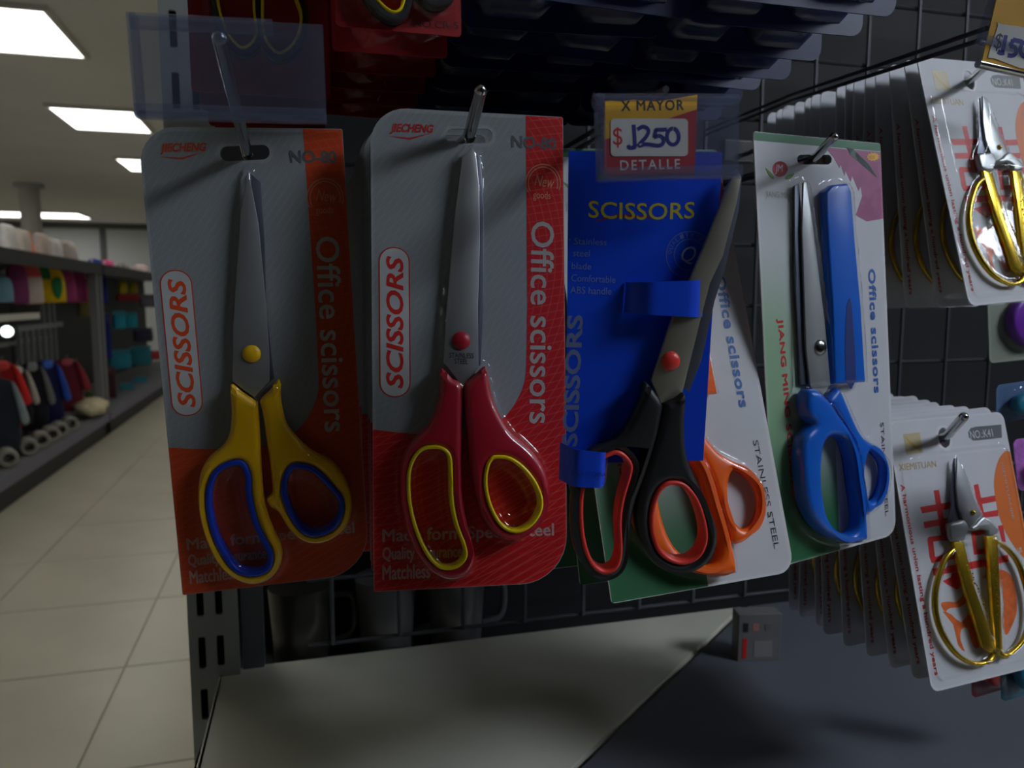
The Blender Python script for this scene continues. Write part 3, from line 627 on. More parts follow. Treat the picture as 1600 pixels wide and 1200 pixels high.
# ------------------------------------------------------------------ gold wedding scissors packs
WK, HK = .1035, .1725
PK = Pose((.4314, .4008, 1.0357), 4.67, -15.31, .67).origin(1474, 684)
def zA(p): return Z(1400, 690, .14164, p)
def zB(p): return Z(1420, 840, .18333, p)
def zC(p): return Z(1360, 580, .23333, p)
def gold_pack(label):
    ps = PK; o = empty('scissors_pack', ps.M, label, 'scissors pack'); c = ps.off; q = ps.pts
    x0, x1, y0, y1 = c.x-WK/2-.004, c.x+WK/2, c.y-HK/2, c.y+HK/2
    outl = rrect(x0, y0, x1, y1, .006, 5); hole = circle(0, 0, .0052, .0069)
    card = slab('card', outl, [hole], 0, .0007, 0, M_white, o); z = .00082
    def ink(n, p, m, sm=0, dz=0): return slab(n, smooth(q(p), sm) if sm else q(p), (), .0007, .00078+dz, 0, m, card)
    Mg = mat('tan gold ink', (196, 164, 84), .4); Mgo = mat('orange ellipse ink', (226, 112, 24), .5); Mr = mat('bright red ink', (216, 40, 40), .5, var=.12, scale=300)
    ink('gold_square', zC([(212, 422), (325, 410), (345, 545), (235, 560)]), mat('pale gold print', (196, 180, 140), .45))
    ink('gold_square', zC(smooth([(222, 435), (265, 470), (305, 505), (342, 545), (300, 520), (255, 480)], 3)), Mg, 0, .00006)
    text_px(ps, 'XIEMITUAN', zC([(190, 645)])[0], zC([(440, 620)])[0], 8, z, Mg, card)
    lb = q(zC([(870, 358), (700, 372), (665, 382), (648, 410), (655, 445), (680, 465), (720, 464), (874, 446)])); ink_l = slab('number_label', lb, (), .0007, .0008, 0, M_dkgrey, card)
    text_px(ps, 'NO.:K41', zC([(668, 427)])[0], zC([(818, 411)])[0], 9, .0009, M_ltw, card)
    slog = text_px(ps, 'A harmonious union lasting a hundred years', (1409, 757), (1463, 1055), 10.5, z, M_redink, card, fat=.03)
    slog.name = 'slogan'
    # red double character
    for p in ([(405, 540), (462, 530), (562, 1090), (498, 1095)], [(255, 722), (655, 655), (662, 728), (280, 792)], [(293, 886), (640, 825), (650, 895), (306, 956)],
              [(845, 480), (897, 466), (968, 830), (915, 838)], [(915, 624), (1085, 592), (1092, 660), (935, 690)], [(935, 785), (1112, 752), (1118, 822), (950, 842)], [(1112, 930), (1170, 918), (1200, 1110), (1158, 1100)]):
        ink('character_stroke', zA(p), Mr)
    ink('character_stroke', zA([(335, 1075), (350, 1052), (560, 1020), (570, 1075), (400, 1105), (420, 1270), (640, 1228), (650, 1290), (385, 1340), (360, 1280)]), Mr)
    ink('character_stroke', zA([(815, 995), (990, 962), (1010, 1010), (870, 1040), (890, 1190), (1040, 1160), (1050, 1215), (850, 1250)]), Mr)
    ink('character_stroke', zB([(193, 265), (640, 182), (645, 245), (204, 325)]), Mr); ink('character_stroke', zB([(640, 182), (836, 145), (845, 202), (645, 245)]), Mr)
    ink('character_stroke', zB([(280, 370), (350, 335), (360, 300), (420, 290), (430, 320), (470, 340), (480, 370), (402, 442), (330, 405)]), Mr)
    Mo = mat('orange brush ink', (224, 104, 40), .5, var=.2, scale=200)
    ink('brush_stroke', zB([(265, 560), (330, 545), (400, 545), (470, 480), (490, 530), (430, 590), (340, 600), (300, 630)]), Mo, 3)
    ink('brush_stroke', zB([(280, 630), (350, 650), (440, 720), (520, 620), (565, 640), (545, 720), (600, 790), (612, 900), (560, 945), (520, 870), (490, 770), (440, 780), (432, 870), (470, 970), (410, 910), (370, 740)]), Mo, 2)
    ink('brush_stroke', zB([(620, 345), (690, 290), (770, 268), (860, 320), (900, 440), (912, 620), (870, 750), (820, 830), (785, 720), (800, 560), (770, 400), (700, 340)]), Mo, 3)
    ell = q(smooth(zA([(1195, 102), (1130, 180), (1090, 300), (1070, 450), (1085, 620), (1130, 830), (1200, 1000), (1300, 1165), (1400, 1285)]), 3, False)); top, bot = ell[0], ell[-1]
    slab('printed_ellipse', ell + [(x1-.0003, bot[1]+.001), (x1-.0003, top[1]-.001)], (), .0007, .0008, 0, Mgo, card)
    text_px(ps, 'XIEMITUANJIE', zA([(1165, 215)])[0], zA([(1290, 850)])[0], 6, .0009, M_ltgrey, card)
    text_px(ps, '5', zA([(1355, 1165)])[0], zA([(1375, 1230)])[0], 9, .0009, M_ltw, card)
    # scissors
    zz = .006; g = lambda p, h=zz: ps.pts(p, h)
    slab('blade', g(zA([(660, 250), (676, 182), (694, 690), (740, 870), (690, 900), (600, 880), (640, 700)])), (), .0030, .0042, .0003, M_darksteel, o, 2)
    slab('blade', g(zA([(676, 180), (760, 360), (870, 640), (922, 760), (950, 832), (870, 932), (800, 960), (740, 860), (690, 720), (668, 500)])), (), .0046, .0060, .0004, M_steel, o, 2)
    slab('neck', g(smooth(zA([(570, 930), (610, 890), (690, 878), (740, 862), (800, 945), (765, 1040), (742, 1100), (610, 1100), (580, 1010)]), 2)), (), .0030, .0072, .0018, M_steel, o, 3)
    slab('neck', g(smooth(zA([(800, 955), (870, 905), (950, 822), (1060, 880), (1112, 960), (1108, 1022), (1008, 1048), (1000, 985), (920, 960), (850, 985)]), 2)), (), .0030, .0072, .0018, M_steel, o, 3)
    rc = ps.uv(*zA([(845, 782)])[0], .006); dome('rivet', rc[0], rc[1], .0019, .0060, .0018, M_gold, o)
    levers = (zB([(378, 34), (468, 34), (560, 420), (745, 945), (690, 985), (630, 930), (470, 420)]), zB([(662, -15), (752, -15), (772, 300), (800, 950), (770, 985), (735, 950), (690, 300)]))
    lines = ((zB([(512, 235)])[0], zB([(690, 690)])[0]), (zB([(738, 180)])[0], zB([(765, 680)])[0]))
    for lv, (a, b) in zip(levers, lines):
        h = slab('lever', g(lv), (), .0026, .0066, .0012, M_gold, o, 2)
        V, Fc = [], []
        A, B = Vector(ps.uv(*a, .007)), Vector(ps.uv(*b, .007)); rnd = random.Random(3)
        for k in range(26):
            t = k/25; p = A.lerp(B, t) + Vector((rnd.uniform(-.0011, .0011), rnd.uniform(-.0006, .0006))); r = rnd.uniform(.0005, .0010)
            i = len(V); V += [(p.x, p.y, .0066+r), (p.x+r, p.y, .0064), (p.x, p.y+r, .0064), (p.x-r, p.y, .0064), (p.x, p.y-r, .0064)]; Fc += [(i, i+1, i+2), (i, i+2, i+3), (i, i+3, i+4), (i, i+4, i+1), (i+4, i+3, i+2, i+1)]
        mobj('relief', V, Fc, M_gold, h, 60)
    rings = (zB([(405, 95), (330, 175), (270, 330), (240, 480), (245, 640), (290, 800), (380, 950), (480, 1040), (600, 1080), (690, 1060), (738, 1000), (722, 945)]),
             zB([(757, 35), (860, 105), (950, 225), (1012, 400), (1042, 560), (1040, 720), (1000, 860), (930, 950), (862, 1003), (805, 1005), (772, 955)]))
    bumps = []
    for rp in rings:
        p = smooth(g(rp), 4, False); n = len(p); tube('finger_ring', [(x, y, .0045) for x, y in p], [.00105+.0009*math.sin(math.pi*min(1, k/n*1.15+.1))**.6 if k/n < .8 else .0021 for k in range(n)], M_gold, o, 8)
        bumps.append((ribbon(p, .003), .0012, .0075, .003))
    bumps += [(g(lv), .0014, .0082, .003) for lv in levers] + [(g(zA([(676, 180), (950, 832), (1110, 960), (1105, 1040), (610, 1095), (570, 930), (668, 700)])), .0014, .008, .003)]
    inner = rrect(x0+.007, y0+.006, x1-.004, ps.uv(*zA([(560, 95)])[0])[1], .006, 5); bumps.append((inner, 0, .0034, .0025))
    blister('blister', outl, bumps, M_clear, o, res=.0013, slot=hole)
    return o
packK = gold_pack('white pack with gold handled scissors at the lower right, front of its hook')
PU = Pose((.4704, .4357, 1.2815), 7.38, -14.06, 3.8); PU.M = PU.M @ Matrix.Translation(-PK.off)
packU = copy_tree(packK); packU.matrix_world = PU.M
tag(packU, 'white pack with gold handled scissors at the upper right under the yellow price tag', 'scissors pack')
SK = ('lettering', 'gold_square', 'number_label', 'character_stroke', 'brush_stroke', 'printed_ellipse', 'rivet', 'relief', 'neck')
for i in range(14):
    c_ = copy_tree(packU, skip=SK); swing(c_, PU.M, random.uniform(-.0015, .0015), .0125*(i+1), 0, min(13, 3.5*(i+1)), -min(3.2, 1.2*(i+1))+random.uniform(-.6, .6), random.uniform(-3, 3))
    tag(c_, ORD[i] + ' gold scissors pack from the front in the upper right queue', 'scissors pack', 'gold scissors packs queued on the upper hook')
for i in range(8):
    c_ = copy_tree(packK, skip=SK); swing(c_, PK.M, random.uniform(-.003, .003), .0135*(i+1), 0, min(14, 2.2*(i+1)), random.uniform(-2, 3), random.uniform(-3, 3))
    tag(c_, ORD[i] + ' gold scissors pack from the front in the lower right queue', 'scissors pack', 'gold scissors packs queued on the lower hook')
sk = PK.M @ Vector((0, -.001, 0)); hook(sk, aty(1506, 651, sk.y-.035), 'chromed hook with round tip through the lower gold scissors packs', .0029)
su = PU.M @ Vector((0, -.001, 0)); te = aty(1543, 101, su.y-.045)
hk = hook(su, te, 'chromed hook with cross bar under the yellow price tag at the upper right', .0026)
I = hk.matrix_world.inverted(); tube('cross_bar', [I @ aty(1528, 99, te.y), I @ aty(1640, 124, te.y)], .0028, M_chrome, hk, 10)

# ------------------------------------------------------------------ price holders and tags
def holder(ps, w_, h_, label, roll_to=1.0, edge=True):
    o = empty('price_holder', ps.M, label, 'price holder'); x0, x1, y0, y1 = -w_/2, w_/2, -h_/2, h_/2
    slab('back_plate', [(x0, y0), (x1, y0), (x1, y1), (x0, y1)], (), -.0022, -.0014, 0, M_holder, o)
    slab('front_plate', [(x0, y0+.001), (x1, y0+.001), (x1, y1-.004), (x0, y1-.004)], (), .0006, .0012, 0, M_window, o)
    tube('bottom_channel', [(x0, y0+.0008, -.0004), (x1, y0+.0008, -.0004)], .0016, M_holder, o, 10)
    tube('top_roll', [(x0, y1-.0015, -.003), (x0+(x1-x0)*roll_to, y1-.0015, -.003)], .0028, M_holder, o, 12)
    slab('bottom_lip', [(x0, y0), (x1, y0), (x1, y0+.0045), (x0, y0+.0045)], (), .0014, .0019, 0, M_holder, o)
    if edge: slab('end_edge', [(x0, y0), (x0+.0028, y0), (x0+.0028, y1), (x0, y1)], (), -.0030, .0020, 0, M_holder, o)
    return o
k1 = .066/.08; PH1 = Pose((-.0253*k1, .3677*k1, 1.2+.0987*k1), -4.87, 4.12, .7)
holder(PH1, .066, .0343, 'empty clear plastic price holder at the upper left above the orange pack', .73)
k2 = .0600/.08; PH2 = Pose((.1884*k2, .3723*k2, 1.2+.0826*k2), -2.37, 2.03, 3.25)
holder(PH2, .060, .0312, 'clear plastic price holder above the royal blue card')
M_tagy = mat('yellow tag print', (226, 170, 20), .5); M_tagr = mat('dark red tag print', (176, 34, 48), .5); M_tagw = mat('white tag paper', (216, 214, 210), .55); M_pen = mat('blue marker ink', (24, 28, 130), .5)
def marker(ps, strokes, wd, z, parent):
    for s in strokes: slab('marker_stroke', ribbon(smooth(ps.pts(s, z), 4, False), wd), (), z-.00005, z, 0, M_pen, parent)
def ring_px(cx, cy, rx, ry, a0=80, n=20): return [(cx+rx*math.cos(R(a0+370*k/n)), cy-ry*math.sin(R(a0+370*k/n))) for k in range(n+1)]
t = empty('price_tag', PH2.M, 'yellow and red price tag marked 1250 in the clear holder', 'price tag'); q = PH2.pts
pap = slab('paper', q(z6([(252, 92), (285, 88), (330, 92), (400, 84), (440, 88), (520, 92), (610, 80), (690, 65), (735, 58), (720, 482), (245, 488)])), (), -.0010, -.0004, 0, M_tagr, t)
slab('yellow_field', q(z6([(253, 93), (285, 89), (330, 93), (400, 85), (440, 89), (520, 93), (610, 81), (690, 66), (734, 59), (731, 135), (600, 178), (420, 240), (248, 294)])), (), -.0004, -.00034, 0, M_tagy, pap)
slab('white_label', q(z6(rrect(282, 184, 684, 380, 22))), (), -.0004, -.0001, 0, M_tagw, pap)
text_px(PH2, 'X MAYOR', z6([(336, 118)])[0], z6([(660, 113)])[0], 14, -.0003, M_blackink, pap, space=1.15, fat=.04)
text_px(PH2, 'DETALLE', z6([(330, 428)])[0], z6([(642, 420)])[0], 14, -.0003, M_tagw, pap, space=1.25, bold=.01)
text_px(PH2, '$', z6([(292, 283)])[0], z6([(342, 283)])[0], 29, -.00005, M_redink, pap)
marker(PH2, [z6(s) for s in ([(400, 216), (404, 260), (408, 334)], [(372, 322), (380, 336), (412, 333)], [(420, 242), (450, 226), (478, 244), (465, 280), (425, 325), (460, 318), (500, 322)], [(574, 241), (514, 243)], [(516, 240), (508, 284)], [(506, 282), (535, 274), (556, 290), (552, 315), (530, 325), (496, 322)], ring_px(605, 278, 31, 42))], .0015, .0000, pap)
PH3 = Pose(aty(1600, 40, .33), -8, 4, -13)
holder(Pose(PH3.M.translation + Vector((.008, 0, .002)), -8, 4, -13), .058, .036, 'clear plastic price holder cut by the right edge of the picture', 1.0, False)
t = empty('price_tag', PH3.M, 'yellow price tag marked 150 at the upper right edge of the picture', 'price tag'); q = PH3.pts
def zD(p): return Z(1380, 0, .25, p)
pap = slab('paper', q(zD([(725, -60), (1200, 60), (1080, 490), (622, 378)])), (), -.0010, -.0004, 0, M_tagy, t)
slab('white_label', q(zD(smooth([(720, 160), (735, 150), (1000, 215), (1000, 450), (700, 365), (660, 345)], 2))), (), -.0004, -.0001, 0, M_tagw, pap)
text_px(PH3, '$', zD([(698, 258)])[0], zD([(742, 268)])[0], 24, -.00005, M_blackink, pap)
marker(PH3, [zD(s) for s in ([(768, 220), (758, 270), (745, 330)], [(716, 322), (735, 332), (758, 330)], [(872, 262), (810, 248)], [(812, 246), (796, 290)], [(794, 288), (825, 298), (830, 330), (810, 348), (778, 346)], ring_px(895, 310, 38, 46))], .0022, .0000, pap)
for nme, a, b, lab in (('tag_hook', aty(1541, 60, .335), aty(1235, 158, .60), 'thin dark wire arm running back from the yellow 150 price tag'), ('tag_hook', aty(1040, 160, .285), aty(840, 265, .60), 'thin dark wire arm running back from the 1250 price holder')):
    e_ = empty(nme, b, lab, 'hook'); tube('wire', [a-b, Vector((0, 0, 0)), Vector((0, .742-b.y, 0))], .0014, M_wire, e_, 8); tube('wire', [a-b+Vector((0, 0, .005)), Vector((0, 0, .005)), Vector((0, .742-b.y, .005))], .0014, M_wire, e_, 8)

# ------------------------------------------------------------------ the row above: red packs and dark blue packs seen from below
M_red2 = mat('deep red card', (150, 20, 28), .45); M_navy = mat('dark navy card', (24, 36, 84), .45)
def ring_pack(ctr, w_, h_, px_rings, label, ps, num=None):
    """red card whose scissors show only the lower bends of yellow rimmed rings"""
    o = empty('scissors_pack', ps.M, label, 'scissors pack')
    card = slab('card', rrect(-w_/2, 0, w_/2, h_, .002, 3), (), 0, .0008, 0, M_red2, o)
    bumps = []
    for rg in px_rings:
        p = smooth(ps.pts(rg, .005), 4); h = slab('handle', inset(ccw(p), -.0032), [p], .001, .009, .003, M_black, o, 3); slab('grip_liner', p, [inset(ccw(p), .0014)], .001, .0096, .0008, M_yellow2, h, 2)
        bumps.append((inset(ccw(p), -.0035), .001, .011, .004))
    blister('blister', rrect(-w_/2, 0, w_/2, h_, .002, 3), bumps, M_clear, o, res=.0022)
    if num: text_px(ps, num, (646, 36), (716, 40), 11, .0009, M_blackink, card)
    return o
b2 = (aty(525, 50, .37)+aty(720, 50, .37))/2; PR2 = Pose(b2, 0, -2, 0)
r2 = ring_pack(b2, (aty(720, 50, .37)-aty(525, 50, .37)).length, .17, [[(577, -60), (575, -15), (590, 10), (612, 26), (628, 18), (634, -15), (630, -70)], [(655, -60), (655, -20), (668, 0), (684, 4), (700, -8), (704, -60)]], 'deep red pack with a yellow rimmed ring at the top middle, front of its hook', PR2, 'NO.CR-5')
for i in range(5):
    c_ = copy_tree(r2, skip=('lettering', 'handle')); swing(c_, PR2.M, 0, .035*(i+1), 0, 2, random.uniform(-1, 1)); tag(c_, ORD[i] + ' deep red pack from the front, in the queue above the crimson scissors', 'scissors pack', 'red packs queued in the row above')
b1 = (aty(300, 150, .43)+aty(516, 150, .43))/2; PR1 = Pose(b1, 0, 0, 0)
r1 = ring_pack(b1, (aty(516, 150, .43)-aty(300, 150, .43)).length, .17, [[(337, -70), (338, 0), (352, 50), (378, 80), (402, 62), (400, 20), (392, -60)], [(414, -60), (408, 10), (412, 60), (435, 88), (462, 70), (473, 30), (462, -10), (448, -70)]], 'deep red pack with yellow rimmed rings seen through the empty clear holder', PR1)
for i in range(3):
    c_ = copy_tree(r1); swing(c_, PR1.M, 0, .04*(i+1), 0, 2, random.uniform(-1, 1)); tag(c_, ORD[i] + ' deep red pack from the front, behind the empty clear holder', 'scissors pack', 'red packs behind the clear holder')
def navy_pack(ps, w_, h_, label, group):
    o = empty('blister_pack', ps.M, label, 'blister pack', group)
    outl = rrect(-w_/2, 0, w_/2, h_, .008, 5); slab('card', outl, (), 0, .001, 0, M_navy, o)
    blister('blister', outl, [(rrect(-w_/2+.008, .008, -.006, h_-.02, .01, 4), 0, .012, .005), (rrect(.006, .008, w_/2-.008, h_-.02, .01, 4), 0, .012, .005)], M_bluefilm, o, res=.003)
    return o
for nm, xa, xb, f0, zb in (('left', .085, .197, .375, 1.345), ('right', .203, .315, .362, 1.352)):
    M0 = Pose(((xa+xb)/2, f0, zb), 0, 0, 0); first = None
    for i in range(8):
        ps = Pose(((xa+xb)/2+random.uniform(-.004, .004), f0+.03*i, zb-.003*i+random.uniform(-.003, .003)), random.uniform(-4, 4), random.uniform(-3, 3), random.uniform(-2, 2))
        lab = ('front' if i == 0 else ORD[i-1]) + ' dark blue blister pack in the ' + nm + ' overhead queue'
        if first is None: first = navy_pack(ps, xb-xa, .16, lab, 'dark blue packs hanging overhead')
        else: c_ = copy_tree(first); c_.matrix_world = ps.M; c_['label'] = lab
    zt = zb+.15; e_ = empty('display_hook', ((xa+xb)/2, .745, zt), 'hook of the ' + nm + ' dark blue packs overhead', 'hook'); tube('rod', [(0, 0, 0), (0, f0-.75, 0)], .0026, M_chrome, e_, 8)

# ------------------------------------------------------------------ packs at the right edge
def small_pack(px, Y, w_, h_, yaw, tilt, roll, cardm, bumpm, label, shape=None):
    ps = Pose(aty(*px, Y), yaw, tilt, roll); o = empty('blister_pack', ps.M, label, 'blister pack')
    outl = rrect(-w_/2, 0, w_/2, h_, .004, 4); slab('card', outl, (), 0, .0008, 0, cardm, o)
    sh = shape or circle(0, h_*.45, w_*.3, h_*.3, 20)
    slab('content', sh, (), .0012, .010, .004, bumpm, o, 4); blister('blister', outl, [(sh, .002, .011, .004)], M_clear, o, res=.002); return o
M_purple = mat('violet plastic', (116, 40, 170), .35); M_lilac = mat('lilac print', (196, 120, 214), .4, var=.3, scale=200); M_teal = mat('teal plastic', (30, 130, 160), .35); M_palecard = mat('pale olive card', (140, 146, 132), .5)
small_pack((1598, 562), .50, .075, .10, 3, -4, 3, M_palecard, M_purple, 'pale pack with a violet round item between the two gold scissors queues', circle(.004, .032, .026, .022, 24))
small_pack((1650, 760), .36, .055, .032, -6, -8, 4, M_lilac, mat('hot pink plastic', (222, 40, 190), .3), 'lilac and pink pack at the right edge beside the lower gold scissors')
small_pack((1595, 655), .47, .05, .03, 0, 0, 5, mat('blue grey card', (80, 110, 150), .5), M_teal, 'small teal pack peeking above the lilac pack at the right edge')
small_pack((1543, 1083), .44, .03, .06, 0, 0, 6, mat('faded red card', (150, 50, 60), .5), M_redgrip, 'red pack bottom peeking out below the lower gold scissors')
small_pack((1592, 1088), .43, .034, .06, 0, 0, 6, mat('teal card', (40, 92, 110), .5), M_teal, 'teal pack bottom peeking out below the lower gold scissors at the right edge')
hook(aty(1640, 560, .50)+Vector((0, 0, .1)), aty(1640, 540, .46)+Vector((0, 0, .1)), 'hook of the pale violet pack at the right edge')
# small carton standing on the deck
pb = (atz(1147, 1031, .85)+atz(1224, 1034, .85))/2
cb = empty('small_carton', Matrix.Translation(pb) @ Matrix.Rotation(R(-12), 4, 'Z'), 'small pale printed carton standing on the right shelf deck', 'carton')
b_ = box('body', -.021, .021, 0, .018, 0, .047, mat('pale carton', (104, 102, 102), .6), cb, .0006)
for x, z_, ww, hh, m in ((-.014, .034, .005, .009, M_blackink), (.008, .034, .006, .006, M_dkgrey), (-.0145, .013, .004, .02, M_redink), (.004, .012, .018, .016, mat('grey carton print', (120, 120, 122), .6)), (-.004, .034, .006, .007, mat('rose carton print', (160, 110, 104), .6))):
    box('print', x-ww/2, x+ww/2, -.0003, 0, z_-hh/2, z_+hh/2, m, b_)
# mugs on the far side of the grid
zl = aty(604, 990, .81).z-.02
tag(box('back_ledge', -.06, 1.6, .757, .86, zl-.02, zl, M_dark), 'dark ledge under the mugs behind the wire grid', 'ledge')
for k, (px, c3) in enumerate((((604, 975), (96, 96, 100)), ((712, 975), (90, 90, 94)), ((470, 955), (50, 47, 44)))):
    p = aty(*px, .81); o = empty('mug', (p.x, .81, zl), ('pale mug behind the grid left of the red pack corner', 'pale mug behind the grid below the red pack', 'brown mug behind the grid at the left')[k], 'mug')
    V, Fc = tube_data([(0, 0, 0), (0, 0, .004), (0, 0, .055), (0, 0, .085)], [.024, .028, .031, .033], 18); mobj('body', V, Fc, mat('mug glaze %d' % k, c3, .3), o, 50)
    tube('handle', smooth([(.033, 0, .07), (.052, 0, .068), (.056, 0, .045), (.05, 0, .025), (.031, 0, .02)], 4, False), .004, MATS['mug glaze %d' % k], o, 8)

# ------------------------------------------------------------------ the shelf run across the aisle
GX = -1.65
M_shelfg = mat('grey shelf paint', (120, 122, 126), .5); M_shelfd = mat('dark shelf paint', (34, 35, 40), .6); M_purpl = mat('dull purple price rail', (104, 100, 124), .4)
g1 = empty('gondola_shelf', (GX, 3, 0), 'long shelf unit across the aisle, nearer bay with hanging clothes', 'shelf unit')
g2 = empty('gondola_shelf', (GX, 7.45, 0), 'farther bay of the shelf unit across the aisle with teal packs', 'shelf unit')
for g_, L_ in ((g1, 4.4), (g2, 6.0)):
    box('base', -.7, 0, 0, L_, 0, .16, M_shelfd, g_); box('base_deck', -.7, .01, 0, L_, .16, .19, M_shelfg, g_); box('price_rail', .011, .02, 0, L_, .12, .19, M_purpl, g_)
    box('back_panel', -.74, -.70, 0, L_, 0, 1.5, M_shelfd, g_); box('top_board', -.74, .02, 0, L_, 1.46, 1.49, M_shelfg, g_); box('top_front', .021, .035, 0, L_, 1.40, 1.49, M_shelfd, g_)
for k in range(7):
    y = 3.25+.14*k; box('bar', -.30, -.275, y, y+.03, .19, 1.0 if k < 4 else 1.40, M_shelfg, g1)
box('bar_rail', -.31, -.27, 3.2, 4.3, .96, 1.0, M_shelfg, g1); box('upright', -.06, 0, 4.3, 4.36, 0, 1.46, M_shelfg, g1); box('upright', -.06, 0, .0, .06, 0, 1.46, M_shelfg, g2)
box('hang_rail', -.36, -.33, 0, 4.3, 1.36, 1.39, M_shelfg, g1); box('hang_rail', -.36, -.33, 0, 4.3, .86, .89, M_shelfg, g1)
GP = -1.86
def facing(p): return Matrix.Translation(p) @ Matrix.Rotation(R(24), 4, 'Z') @ Matrix(((1, 0, 0, 0), (0, 0, -1, 0), (0, 1, 0, 0), (0, 0, 0, 1)))
def hang(kind, px, wpx, hpx, parts, label, cat, group, X=GP):
    """cloth thing hung from a rail: px = top centre in the photograph, parts = [(name, unit outline, z0, z1, material)]"""
    p = atx(*px, X); d = (p-CAM).dot(FW); s = d/FPX; o = empty(kind, facing(p), label, cat, group)
    for n, out, z0, z1, m in parts: slab(n, smooth([(x*wpx*s, -y*hpx*s) for x, y in out], 3), (), z0, z1, min(.02, (z1-z0)*.45), m, o, 2)
    tube('hanger_hook', [(0, -.01, .02), (0, .03, .02), (.012, .045, .02)], .004, M_chrome, o, 6)
BAG = [(-.34, .08), (0, 0), (.34, .08), (.48, .4), (.5, .9), (.4, 1), (-.4, 1), (-.5, .9), (-.46, .4)]
def cm(n, rgb): return mat(n, rgb, .8, 0, .12, 14)
grp = 'hanging bags on the upper rail'
for px, wd, ht, rgb, nm, extra in (((4, 432), 24, 40, (130, 176, 196), 'light blue', None), ((24, 412), 30, 62, (140, 60, 110), 'plum', None), ((44, 412), 34, 62, (220, 206, 196), 'white patterned', ('flap', [(-.5, .0), (.1, -.05), (.45, .3), (.1, .34), (-.4, .3)], (226, 96, 96))),
    ((78, 418), 38, 54, (246, 200, 10), 'bright yellow', ('print', [(.0, .35), (.3, .3), (.36, .6), (.22, .9), (.02, .75)], (40, 130, 80))), ((101, 422), 28, 50, (170, 60, 120), 'magenta', None), ((119, 424), 28, 48, (176, 66, 124), 'paler magenta', None), ((136, 434), 32, 60, (128, 120, 66), 'olive', None)):
    parts = [('body', BAG, -.05, .05, cm(nm + ' cloth', rgb))]
    if extra: parts.append((extra[0], extra[1], .045, .062, cm(nm + ' accent cloth', extra[2])))
    hang('hanging_bag', px, wd, ht, parts, nm + ' bag hanging on the upper rail across the aisle', 'bag', grp)
p = atx(64, 415, GP); hang('hanging_bag', (62, 414), 30, 22, [('body', BAG, -.05, -.01, cm('deep green cloth', (20, 110, 60)))], 'deep green bag behind the bright yellow bag across the aisle', 'bag', grp)
BODY = [(-.3, .08), (-.08, 0), (.08, 0), (.3, .08), (.34, .4), (.32, 1), (-.32, 1), (-.34, .4)]
SL = [(.2, .05), (.34, .12), (.52, .45), (.56, .62), (.38, .64), (.3, .4)]
SLL = [(-x, y) for x, y in SL][::-1]
grp2 = 'jackets on the lower rail'
for px, wd, ht, b, sl, nm in (((2, 566), 62, 104, (176, 20, 24), (230, 44, 40), 'red'), ((26, 574), 46, 90, (30, 30, 36), (196, 192, 184), 'black and cream'), ((48, 568), 50, 100, (22, 24, 34), (120, 122, 124), 'black and grey'), ((72, 564), 52, 98, (22, 28, 84), (40, 84, 190), 'navy and royal blue'), ((102, 562), 56, 76, (110, 20, 40), (150, 44, 62), 'maroon')):
    parts = [('body', BODY, -.06, .05, cm(nm + ' fabric', b)), ('sleeve', SL, -.02, .085, cm(nm + ' sleeve fabric', sl)), ('sleeve', SLL, -.02, .07, cm(nm + ' sleeve fabric', sl))]
    parts.append(('collar', [(-.1, -.02), (.1, -.02), (.14, .08), (0, .12), (-.14, .08)], .04, .07, cm(nm + ' collar', tuple(min(255, v+40) for v in sl))))
    hang('hanging_jacket', px, wd, ht, parts, nm + ' jacket hanging on the lower rail across the aisle', 'jacket', grp2, -1.87)
hang('hanging_jacket', (-2, 590), 56, 110, [('body', BODY, .05, .16, cm('slate fabric', (40, 46, 60))), ('sleeve', SL, .08, .19, cm('pale blue grey fabric', (150, 164, 172)))], 'slate jacket with pale sleeve at the left edge of the picture', 'jacket', grp2)
hang('hanging_jacket', (118, 566), 40, 60, [('body', [(-.2, 0), (.1, .0), (.45, .6), (.5, .9), (.3, .9), (0, .4)], -.09, -.06, cm('cream trim', (190, 180, 170))), ('cuff', [(.34, .8), (.55, .8), (.56, 1.0), (.36, 1.0)], -.08, -.04, cm('green cuff', (90, 120, 70)))], 'cream sleeve with green cuff hanging behind the maroon jacket', 'jacket', grp2)
# small glowing dome for a bright spot, and the white bar
pl = atx(18, 495, -1.9); wb = box('white_bar', -1.93, -1.87, pl.y-.6, pl.y+.5, pl.z-.025, pl.z+.02, mat('white bar', (230, 230, 220), .4)); tag(wb, 'white horizontal bar below the hanging bags across the aisle', 'bar')
pl = atx(11, 518, -1.82); lo = empty('bright_spot', pl, 'small glowing spot under the white bar across the aisle', 'lamp')
dm = dome('glow_dome', 0, 0, .034, 0, .03, emit('spot glow', (.9, 1, .95), 6), lo); V, Fc = tube_data([(0, 0, -.05), (0, 0, 0)], .038, 16); mobj('housing', V, Fc, M_wall, lo, 50)
lo.matrix_world = Matrix.Translation(pl) @ Matrix.Rotation(R(90), 4, 'X') @ Matrix.Rotation(R(20), 4, 'Y')
